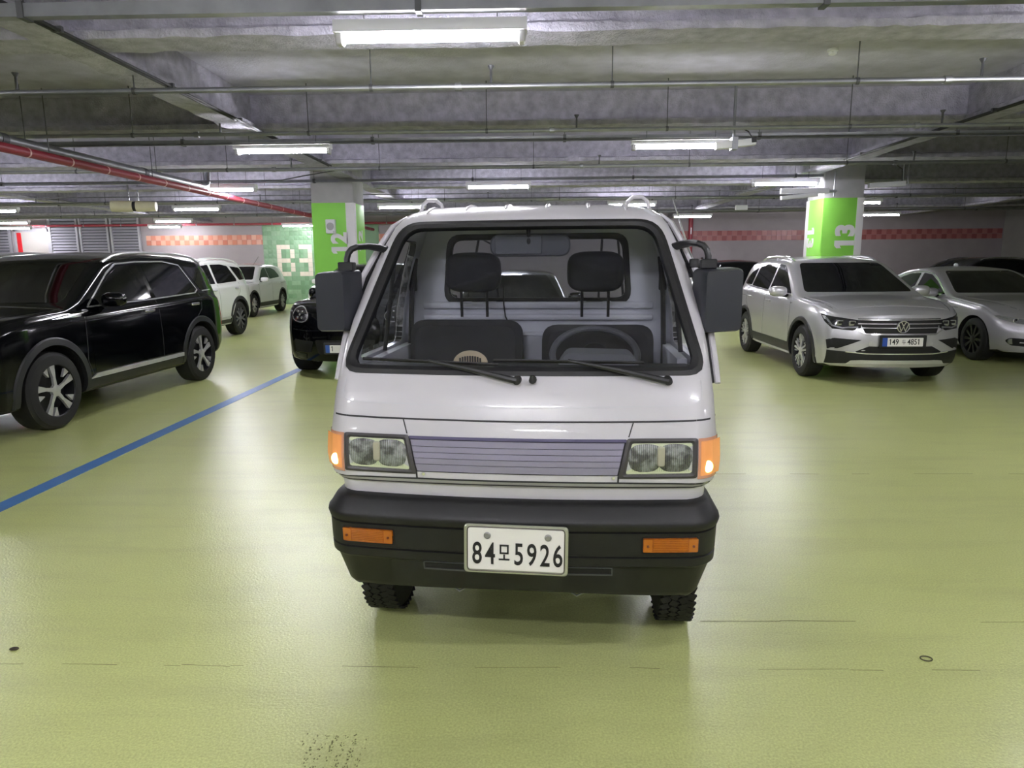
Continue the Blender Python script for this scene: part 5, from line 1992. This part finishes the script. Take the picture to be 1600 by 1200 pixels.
KV.ribbon([(-0.52, 0.72), (-0.42, 0.660), (0.42, 0.660), (0.52, 0.72)], 0.018, 'front', 0.012, 0.012, 0.04).build('grille_bar', CHROME, grl)
for s in (-1, 1):
    hl = fp(KV, [(s * 0.47, 0.825), (s * 0.60, 0.845), (s * 0.76, 0.868), (s * 0.845, 0.895), (s * 0.825, 0.80), (s * 0.76, 0.715), (s * 0.56, 0.70), (s * 0.47, 0.735)], 'headlight', HLIN, sv, 0.006)
    for x in (0.56, 0.68):
        p = KV.hit(s * x, 0.775, 'front', 0.004)
        g = MB(); g.rbox((p.x, p.y, 0.79), (0.085, 0.02, 0.065), 0.012); g.build('lamp_unit', HLSIL, hl)
        g = MB(); g.rbox((p.x, p.y - 0.008, 0.796), (0.055, 0.012, 0.03), 0.006); g.build('lamp_lens', DARK, hl)
    KV.ribbon([(s * 0.50, 0.742), (s * 0.60, 0.738), (s * 0.66, 0.728), (s * 0.76, 0.755), (s * 0.81, 0.85)], 0.018, 'front', 0.010, 0.01, 0.03).build('light_strip', HLSIL, hl)
    fp(KV, [(s * 0.46, 0.585), (s * 0.74, 0.60), (s * 0.815, 0.575), (s * 0.80, 0.46), (s * 0.70, 0.47)], 'bumper_vent', DARK, sv, 0.004)
    p = KV.hit(s * 0.36, 0.545, 'front', 0.002)
    g = MB(); g.lathe([(-0.001, 0.0), (-0.001, 0.03), (0.004, 0.031)], p, 'y', 16); g.build('sensor_cap', SILVER, sv)
fp(KV, [(-0.52, 0.44), (-0.38, 0.51), (0.38, 0.51), (0.52, 0.44), (0.5, 0.43), (-0.5, 0.43)], 'lower_intake', DARK, sv, 0.004, r=0.01)
KV.quad([(-0.80, 0.445), (-0.5, 0.43), (0.5, 0.43), (0.80, 0.445)], [(-0.80, 0.27), (-0.5, 0.29), (0.5, 0.29), (0.80, 0.27)], 'front', 0.008, 0.03, 24, 5).build('front_cladding', TRIM, sv)
KV.ribbon([(-0.62, 0.435), (-0.4, 0.418), (0.4, 0.418), (0.62, 0.435)], 0.012, 'front', 0.014, 0.012).build('bumper_chrome', CHROME, sv)
KV.quad([(-0.55, 0.325), (-0.45, 0.335), (0.45, 0.335), (0.55, 0.325)], [(-0.60, 0.275), (-0.4, 0.29), (0.4, 0.29), (0.60, 0.275)], 'front', 0.014, 0.02, 20, 2).build('skid_plate', ALLOY, sv)
p = KV.hit(0, 0.752, 'front', 0.0)
g = MB(); g.lathe([(-0.024, 0.0), (-0.024, 0.068), (-0.018, 0.075), (0.0, 0.075)], p, 'y', 28); em = g.build('emblem', INK, sv)
g = MB()
ring = [(p.x + 0.07 * math.cos(2 * PI * i / 36), p.y - 0.025, p.z + 0.07 * math.sin(2 * PI * i / 36)) for i in range(36)]
g.tube(ring, 0.006, 6, closed=True)
g.build('emblem_ring', CHROME, em)
g = MB()
stroke(g, [(-0.026, 0.056), (0.0, 0.010), (0.026, 0.056)], 0.010, -0.001, 0.003)
stroke(g, [(-0.056, 0.030), (-0.026, -0.050), (0.0, 0.004), (0.026, -0.050), (0.056, 0.030)], 0.010, -0.001, 0.003)
MB().add([(x + p.x, y + p.y - 0.027, z + p.z) for x, y, z in g.v], g.f).build('emblem_letters', CHROME, em, 0)
plate(sv, KV, 0.575, ('149', '4851'))

# ---------------------------------------------------------------- silver sedan (far right)
SEDAN = dict(L=4.90, r=0.335, ra=0.375, axles=(0.86, 3.83), ww=0.235, th=0.10, tumble=0.42, zone=0.9, kf=0.30,
    top=[(0, 0.68), (0.1, 0.76), (0.4, 0.85), (0.9, 0.93), (1.5, 0.985), (1.56, 1.0), (2.35, 1.37), (2.6, 1.43), (3.0, 1.455), (3.4, 1.42), (3.7, 1.34), (4.25, 1.10), (4.7, 1.06), (4.9, 0.93)],
    sh=[(0, 0.62), (0.2, 0.72), (0.6, 0.84), (1.5, 0.93), (3, 0.97), (4.3, 1.02), (4.7, 1.0), (4.9, 0.88)],
    half=[(0, 0.76), (0.12, 0.83), (0.35, 0.89), (0.8, 0.925), (2, 0.93), (3.9, 0.925), (4.5, 0.88), (4.9, 0.80)],
    bot=[(0, 0.20), (0.4, 0.18), (1.3, 0.18), (3, 0.18), (4.3, 0.22), (4.9, 0.32)],
    fprof=[(0.15, 0.08), (0.25, 0.03), (0.4, 0.0), (0.52, 0.0), (0.62, 0.03), (0.72, 0.09), (0.85, 0.2)],
    rprof=[(0.3, 0.06), (0.5, 0.0), (0.85, 0.0), (1.0, 0.05)],
    wind=(1.02, 1.37, 0.76, 0.56), rearwin=(1.14, 1.36, 0.6, 0.5),
    glass=[[(1.82, 0.99), (2.25, 1.21), (2.50, 1.31), (2.78, 1.335), (2.80, 1.01)], [(2.88, 1.01), (2.87, 1.335), (3.2, 1.32), (3.5, 1.24), (3.78, 1.08), (3.76, 1.04)]],
    seams=[[(1.62, 0.93), (1.60, 0.45), (1.66, 0.32)], [(2.84, 0.98), (2.87, 0.30)], [(1.3, 0.80), (3.0, 0.82), (4.3, 0.86)], [(3.8, 1.02), (3.6, 0.66), (3.45, 0.32)]],
    hoodseam=[[(0.50, 0.45), (0.72, 1.0), (0.80, 1.5)]],
    doors=[([(1.63, 0.935), (2.825, 0.975)], [(1.67, 0.32), (2.855, 0.32)]), ([(2.855, 0.976), (3.78, 1.01)], [(2.885, 0.32), (3.42, 0.32)])],
    bonnet=([(-0.74, 1.46), (0.74, 1.46)], [(-0.46, 0.46), (0.46, 0.46)]),
    handles=[(2.66, 0.86), (3.66, 0.88)], mirror=(1.98, 1.02),
    chrome=[[(1.76, 0.975), (2.8, 1.0), (3.8, 1.03), (3.82, 1.08), (3.52, 1.26), (3.2, 1.345), (2.8, 1.36), (2.48, 1.33), (2.22, 1.225), (1.8, 0.99)]], chw=0.014)
bm_, KM = make_car('silver_sedan', 'silver sedan with swept headlights cut off by the right picture edge', (7.86, 9.95, 0), -2.0,
                   variant(SEDAN, mmat=SILVER2), SILVER2, None, 'ten', mat('black_alloy', C(26, 26, 28), 0.35, metal=0.4))
for s in (-1, 1):
    hl = fp(KM, [(s * 0.42, 0.655), (s * 0.55, 0.685), (s * 0.70, 0.715), (s * 0.80, 0.735), (s * 0.835, 0.725), (s * 0.80, 0.68), (s * 0.66, 0.625), (s * 0.48, 0.605)], 'headlight', HLSIL, bm_, 0.005)
    for x, z in ((0.53, 0.645), (0.655, 0.668)):
        p = KM.hit(s * x, z, 'front', 0.004)
        g = MB(); g.tube([(p.x + 0.036 * math.cos(2 * PI * i / 20), p.y - 0.004, z + 0.034 * math.sin(2 * PI * i / 20)) for i in range(20)], 0.006, 6, closed=True); g.build('ring_light', CHROME, hl)
        g = MB(); g.ellipsoid((p.x, p.y, z), (0.028, 0.012, 0.028), 14, 8); g.build('lamp_lens', HLIN, hl)
    fp(KM, [(s * 0.05, 0.66), (s * 0.30, 0.665), (s * 0.33, 0.62), (s * 0.28, 0.50), (s * 0.06, 0.49)], 'grille', DARK, bm_, 0.005, r=0.03)
    fp(KM, [(s * 0.40, 0.40), (s * 0.72, 0.415), (s * 0.765, 0.37), (s * 0.70, 0.30), (s * 0.42, 0.285)], 'bumper_vent', DARK, bm_, 0.004, r=0.03)
    p = KM.hit(s * 0.70, 0.36, 'front', 0.002)
    g = MB(); g.lathe([(-0.01, 0.0), (-0.01, 0.042), (0.01, 0.046)], p, 'y', 18); g.build('fog_lamp', HLSIL, bm_)
    KM.ribbon([(s * 0.36, 0.345), (s * 0.62, 0.35)], 0.012, 'front', 0.01, 0.012).build('vent_bar', ALLOY, bm_)
fp(KM, [(-0.36, 0.40), (0.36, 0.40), (0.34, 0.26), (-0.34, 0.26)], 'lower_intake', DARK, bm_, 0.004, r=0.03)
g = MB(); pz = KM.hit(0, 3.1, 'top', 0.0); g.ellipsoid((0, 3.1, pz.z + 0.02), (0.025, 0.07, 0.04), 12, 8); g.build('roof_fin', SILVER2, bm_)

# ---------------------------------------------------------------- big black SUV (left)
BIG = dict(L=4.88, kr=0.24, r=0.378, ra=0.445, axles=(0.98, 3.80), ww=0.245, th=0.115, archw=0.07, tumble=0.30, kf=0.20, chmat=CHROME,
    top=[(0, 0.99), (0.06, 1.05), (0.3, 1.10), (0.7, 1.13), (1.28, 1.165), (1.34, 1.185), (2.1, 1.63), (2.35, 1.70), (2.9, 1.735), (3.7, 1.72), (4.3, 1.65), (4.52, 1.58), (4.76, 1.16), (4.88, 1.0)],
    sh=[(0, 0.90), (0.15, 1.0), (0.5, 1.06), (1.3, 1.10), (2.5, 1.13), (4.0, 1.17), (4.7, 1.12), (4.88, 0.95)],
    half=[(0, 0.84), (0.1, 0.90), (0.3, 0.95), (0.7, 0.985), (2, 0.985), (4.2, 0.98), (4.6, 0.93), (4.88, 0.85)],
    bot=[(0, 0.28), (0.4, 0.25), (1.4, 0.26), (3.4, 0.26), (4.4, 0.32), (4.88, 0.42)],
    fprof=[(0.25, 0.08), (0.4, 0.01), (0.7, 0.0), (0.9, 0.02), (1.0, 0.06), (1.15, 0.16)],
    rprof=[(0.3, 0.04), (0.5, 0.0), (0.9, 0.0), (1.1, 0.03), (1.7, 0.2)],
    wind=(1.20, 1.58, 0.80, 0.66), rearwin=(1.2, 1.55, 0.7, 0.6),
    glass=[[(1.70, 1.165), (2.16, 1.46), (2.36, 1.555), (2.74, 1.585), (2.80, 1.18)], [(2.88, 1.18), (2.84, 1.585), (3.30, 1.59), (3.62, 1.555), (3.86, 1.26), (3.83, 1.215)], [(4.00, 1.235), (3.74, 1.55), (4.16, 1.52), (4.32, 1.46), (4.56, 1.27)]],
    seams=[[(1.50, 1.09), (1.46, 0.6), (1.56, 0.40)], [(2.84, 1.16), (2.86, 0.40)], [(3.9, 1.20), (3.86, 0.98), (3.56, 0.75), (3.42, 0.40)]],
    hoodseam=[[(0.78, 0.25), (0.84, 0.8), (0.85, 1.3)]],
    chrome=[[(1.62, 1.145), (2.8, 1.165), (3.82, 1.20), (3.90, 1.24), (3.66, 1.57), (3.3, 1.615), (2.74, 1.61), (2.34, 1.585), (2.12, 1.48), (1.64, 1.16)], [(4.02, 1.22), (4.30, 1.23)]], chw=0.016,
    doors=[([(1.515, 1.12), (2.825, 1.14)], [(1.57, 0.47), (2.845, 0.47)]), ([(2.855, 1.141), (3.86, 1.175)], [(2.875, 0.47), (3.40, 0.47)])],
    bonnet=([(-0.82, 1.26), (0.82, 1.26)], [(-0.75, 0.28), (0.75, 0.28)]),
    handles=[(2.62, 1.04), (3.68, 1.06)], hmat=CHROME, mirror=(1.86, 1.21), rails=(2.2, 4.5, 0, 0.05), railx=0.735, railmat=ALLOY)
bk, KBK = make_car('black_suv', 'large glossy black SUV in the left foreground with silver roof rails', (-5.56, 5.42, 0), -1.8,
                   BIG, BLACK_PAINT, CLAD, 'five_y', ALLOY)
for v in ('right', 'left'):
    y0, y1 = 1.52, 3.30
    KBK.quad([(y0 + 0.06, 0.455), (y1, 0.455)], [(y0 - 0.05, 0.41), (y1, 0.41)], v, 0.014, 0.02, 16, 2).build('sill_chrome', ALLOY, bk)
    KBK.panel([(1.02, 1.055), (1.38, 1.085), (1.46, 1.08), (1.44, 1.06)], v, 0.008, 0.01, 2).build('fender_trim', CHROME, bk)
    KBK.ribbon([(1.50, 0.985), (2.10, 1.005), (2.8, 1.02)], 0.006, v, 0.002, 0.006).build('body_crease', BLACK_PAINT, bk)
for s in (-1, 1):
    hl = fp(KBK, [(s * 0.62, 0.93), (s * 0.86, 0.945), (s * 0.88, 0.90), (s * 0.62, 0.89)], 'headlight', HLSIL, bk, 0.006)
    fp(KBK, [(s * 0.74, 0.84), (s * 0.87, 0.84), (s * 0.86, 0.60), (s * 0.78, 0.60)], 'lower_lamp', HLSIL, bk, 0.006)
    g = MB(); p = KBK.hit(s * 0.8, 0.45, 'back', 0.0)
    KBK.panel([(s * 0.74, 1.12), (s * 0.88, 1.10), (s * 0.86, 0.70), (s * 0.78, 0.70)], 'back', 0.006, 0.012, 3).build('tail_lamp', REDLENS, bk)
fp(KBK, [(-0.58, 0.95), (0.58, 0.95), (0.50, 0.62), (-0.50, 0.62)], 'grille', ALLOYD, bk, 0.005, r=0.04)

# ---------------------------------------------------------------- white SUV behind it
ws_, KW = make_car('white_suv', 'large white SUV parked behind the black one, rear wheel in view', (-7.64, 11.75, 0), -1.0,
                   variant(BIG, hmat=CHROME, railmat=CARWHITE, chmat=CARWHITE), CARWHITE, CLAD, 'six_loop', mat('grey_alloy', C(150, 152, 156), 0.3, metal=0.8))
for s in (-1, 1):
    KW.panel([(s * 0.74, 1.12), (s * 0.88, 1.10), (s * 0.86, 0.70), (s * 0.78, 0.70)], 'back', 0.006, 0.012, 3).build('tail_lamp', REDLENS, ws_)
for v in ('right', 'left'):
    KW.quad([(1.55, 0.46), (3.30, 0.46)], [(1.5, 0.42), (3.30, 0.42)], v, 0.012, 0.02, 16, 2).build('sill_chrome', ALLOY, ws_)

# ---------------------------------------------------------------- white crossover by the green panel
cx_, KX = make_car('white_crossover', 'white crossover parked against the green tiled wall panel', (-9.33, 20.05, 0), 1.5,
                   variant(SUV, chrome=[], railmat=CARWHITE, rails=None,
                           glass=[[(1.56, 1.10), (2.05, 1.40), (2.24, 1.48), (2.48, 1.50), (2.50, 1.13)], [(2.53, 1.13), (2.52, 1.50), (3.0, 1.49), (3.3, 1.42), (3.52, 1.24), (3.5, 1.18)]]), CARWHITE, TRIM, 'five_twin', ALLOY)
g = MB(); g.tube([(0.45, 2.2, 1.58), (0.45, 2.75, 1.86)], 0.006, 6); g.build('antenna', INK, cx_)
for s in (-1, 1):
    fp(KX, [(s * 0.52, 0.86), (s * 0.80, 0.90), (s * 0.78, 0.79), (s * 0.55, 0.78)], 'headlight', HLSIL, cx_, 0.006)
    KX.panel([(s * 0.62, 1.08), (s * 0.82, 1.06), (s * 0.80, 0.90), (s * 0.64, 0.90)], 'back', 0.006, 0.012, 3).build('tail_lamp', REDLENS, cx_)
fp(KX, [(-0.45, 0.82), (0.45, 0.82), (0.38, 0.68), (-0.38, 0.68)], 'grille', DARK, cx_, 0.005, r=0.03)

# ---------------------------------------------------------------- black crossover behind the truck mirror
PORT = variant(SUV, L=4.70, axles=(0.90, 3.72), r=0.365, ra=0.405, half=[(0, 0.80), (0.1, 0.86), (0.3, 0.92), (0.7, 0.955), (2, 0.96), (4.0, 0.95), (4.4, 0.9), (4.7, 0.82)],
    top=[(0, 0.93), (0.06, 0.98), (0.3, 1.04), (0.7, 1.08), (1.25, 1.10), (1.31, 1.10), (2.05, 1.50), (2.3, 1.57), (2.8, 1.60), (3.4, 1.585), (4.0, 1.50), (4.3, 1.40), (4.55, 1.10), (4.7, 0.98)],
    sh=[(0, 0.85), (0.12, 0.94), (0.5, 0.99), (1.2, 1.01), (2.5, 1.04), (3.9, 1.08), (4.5, 1.04), (4.7, 0.92)], kf=0.34, rails=None, ww=0.29,
    fprof=[(0.2, 0.08), (0.32, 0.02), (0.5, 0.0), (0.66, 0.0), (0.80, 0.03), (0.92, 0.08), (1.05, 0.18)], wind=(1.12, 1.49, 0.77, 0.6), chrome=[], wheel_in=0.155, mout=0.03)
pc, KP = make_car('black_crossover', 'black crossover with a rounded headlight half hidden by the truck mirror', (-2.52, 9.20, 0), -1.0,
                  PORT, BLACK_PAINT, None, 'five_twin', ALLOYD)
for s in (-1, 1):
    hl = fp(KP, [(s * 0.56, 0.80), (s * 0.53, 0.87), (s * 0.60, 0.955), (s * 0.68, 0.985), (s * 0.77, 0.96), (s * 0.83, 0.86), (s * 0.80, 0.80), (s * 0.66, 0.775)], 'headlight', HLIN, pc, 0.006, r=0.04)
    KP.ribbon(rpoly([(s * 0.555, 0.795), (s * 0.525, 0.87), (s * 0.60, 0.96), (s * 0.68, 0.99), (s * 0.77, 0.965), (s * 0.835, 0.86), (s * 0.80, 0.795), (s * 0.66, 0.77)], 0.04, 3), 0.012, 'front', 0.008, 0.012, 0.04, closed=True).build('headlight_rim', CHROME, hl)
    for dx, dz in ((-0.04, 0.04), (0.04, 0.04), (-0.04, -0.04), (0.04, -0.04), (0, 0)):
        p = KP.hit(s * (0.68 + dx), 0.875 + dz, 'front', 0.006)
        g = MB(); g.ellipsoid(p, (0.018, 0.008, 0.018), 10, 6); g.build('lamp_unit', HLSIL, hl)
    KP.ribbon([(s * 0.20, 0.68), (s * 0.55, 0.66), (s * 0.82, 0.67)], 0.012, 'front', 0.003, 0.01).build('bumper_crease', mat('gloss_edge', C(40, 42, 46), 0.15, coat=1.0), pc)
    fp(KP, [(s * 0.45, 0.52), (s * 0.80, 0.53), (s * 0.79, 0.36), (s * 0.50, 0.36)], 'bumper_vent', DARK, pc, 0.004, r=0.02)
    KP.panel([(s * 0.58, 0.33), (s * 0.80, 0.345), (s * 0.78, 0.275), (s * 0.60, 0.265)], 'front', 0.012, 0.02, 3).build('lip', CLAD, pc)
fp(KP, [(-0.42, 0.54), (0.42, 0.54), (0.38, 0.34), (-0.38, 0.34)], 'grille', DARK, pc, 0.004, r=0.03)
plate(pc, KP, 0.43, ('1', ''))

# ---------------------------------------------------------------- white hatch behind the column, dark sedan, others
hw_, KH = make_car('white_hatchback', 'white car peeping out between the black crossover and column 12', (-4.72, 16.9, 0), 0,
                   variant(SUV, chrome=[], rails=None), CARWHITE, TRIM, 'five_twin', ALLOY)
for s in (-1, 1):
    fp(KH, [(s * 0.50, 0.84), (s * 0.80, 0.89), (s * 0.80, 0.78), (s * 0.55, 0.76)], 'headlight', HLIN, hw_, 0.006)
fp(KH, [(-0.45, 0.82), (0.45, 0.82), (0.38, 0.68), (-0.38, 0.68)], 'grille', DARK, hw_, 0.005, r=0.03)
ds_, KD = make_car('dark_sedan', 'dark sedan seen through the rear window of the truck cab', (-0.25, 9.1, 0), 0,
                   variant(SEDAN, mmat=BLACK_PAINT), mat('charcoal_paint', C(40, 42, 46), 0.25, coat=1.0, metal=0.3), None, 'ten', ALLOY)
for s in (-1, 1):
    fp(KD, [(s * 0.42, 0.655), (s * 0.70, 0.715), (s * 0.82, 0.72), (s * 0.66, 0.625), (s * 0.48, 0.605)], 'headlight', HLSIL, ds_, 0.005)
fp(KD, [(-0.30, 0.66), (0.30, 0.66), (0.28, 0.45), (-0.28, 0.45)], 'grille', DARK, ds_, 0.005, r=0.03)
wv, KWV = make_car('white_van', 'white car beyond the truck seen through its right door window', (4.55, 18.6, 0), 0,
                   variant(SUV, chrome=[], rails=None), CARWHITE, None, 'five_twin', ALLOY)
for s in (-1, 1):
    fp(KWV, [(s * 0.50, 0.84), (s * 0.80, 0.89), (s * 0.80, 0.78), (s * 0.55, 0.76)], 'headlight', HLIN, wv, 0.006)
    fp(KWV, [(s * 0.70, 0.74), (s * 0.78, 0.74), (s * 0.78, 0.60), (s * 0.70, 0.60)], 'turn_lamp', AMBER, wv, 0.006)
fp(KWV, [(-0.45, 0.82), (0.45, 0.82), (0.38, 0.68), (-0.38, 0.68)], 'grille', DARK, wv, 0.005, r=0.03)
bs, KS = make_car('black_wagon', 'black SUV standing sideways behind the silver sedan', (10.35, 19.6, 0), -76,
                  variant(SUV, chrome=[[(1.5, 1.09), (2.5, 1.11), (3.5, 1.16)]], railmat=CHROME), BLACK_PAINT, TRIM, 'five_twin', ALLOY)
for s in (-1, 1):
    KS.panel([(s * 0.62, 1.08), (s * 0.82, 1.06), (s * 0.80, 0.90), (s * 0.64, 0.90)], 'back', 0.006, 0.012, 3).build('tail_lamp', REDLENS, bs)
KS.quad([(-0.2, 1.545), (0.2, 1.545)], [(-0.2, 1.515), (0.2, 1.515)], 'back', 0.01, 0.02, 6, 2).build('brake_light', REDLENS, bs)
bh, KHB = make_car('black_hatchback', 'black car with red tail lamps showing between mirror and silver SUV', (7.0, 26.9, 0), 180,
                   variant(SUV, chrome=[], rails=None), BLACK_PAINT, TRIM, 'five_twin', ALLOY)
for s in (-1, 1):
    KHB.panel([(s * 0.50, 1.10), (s * 0.83, 1.08), (s * 0.81, 0.96), (s * 0.52, 0.98)], 'back', 0.006, 0.012, 3).build('tail_lamp', REDLENS, bh)
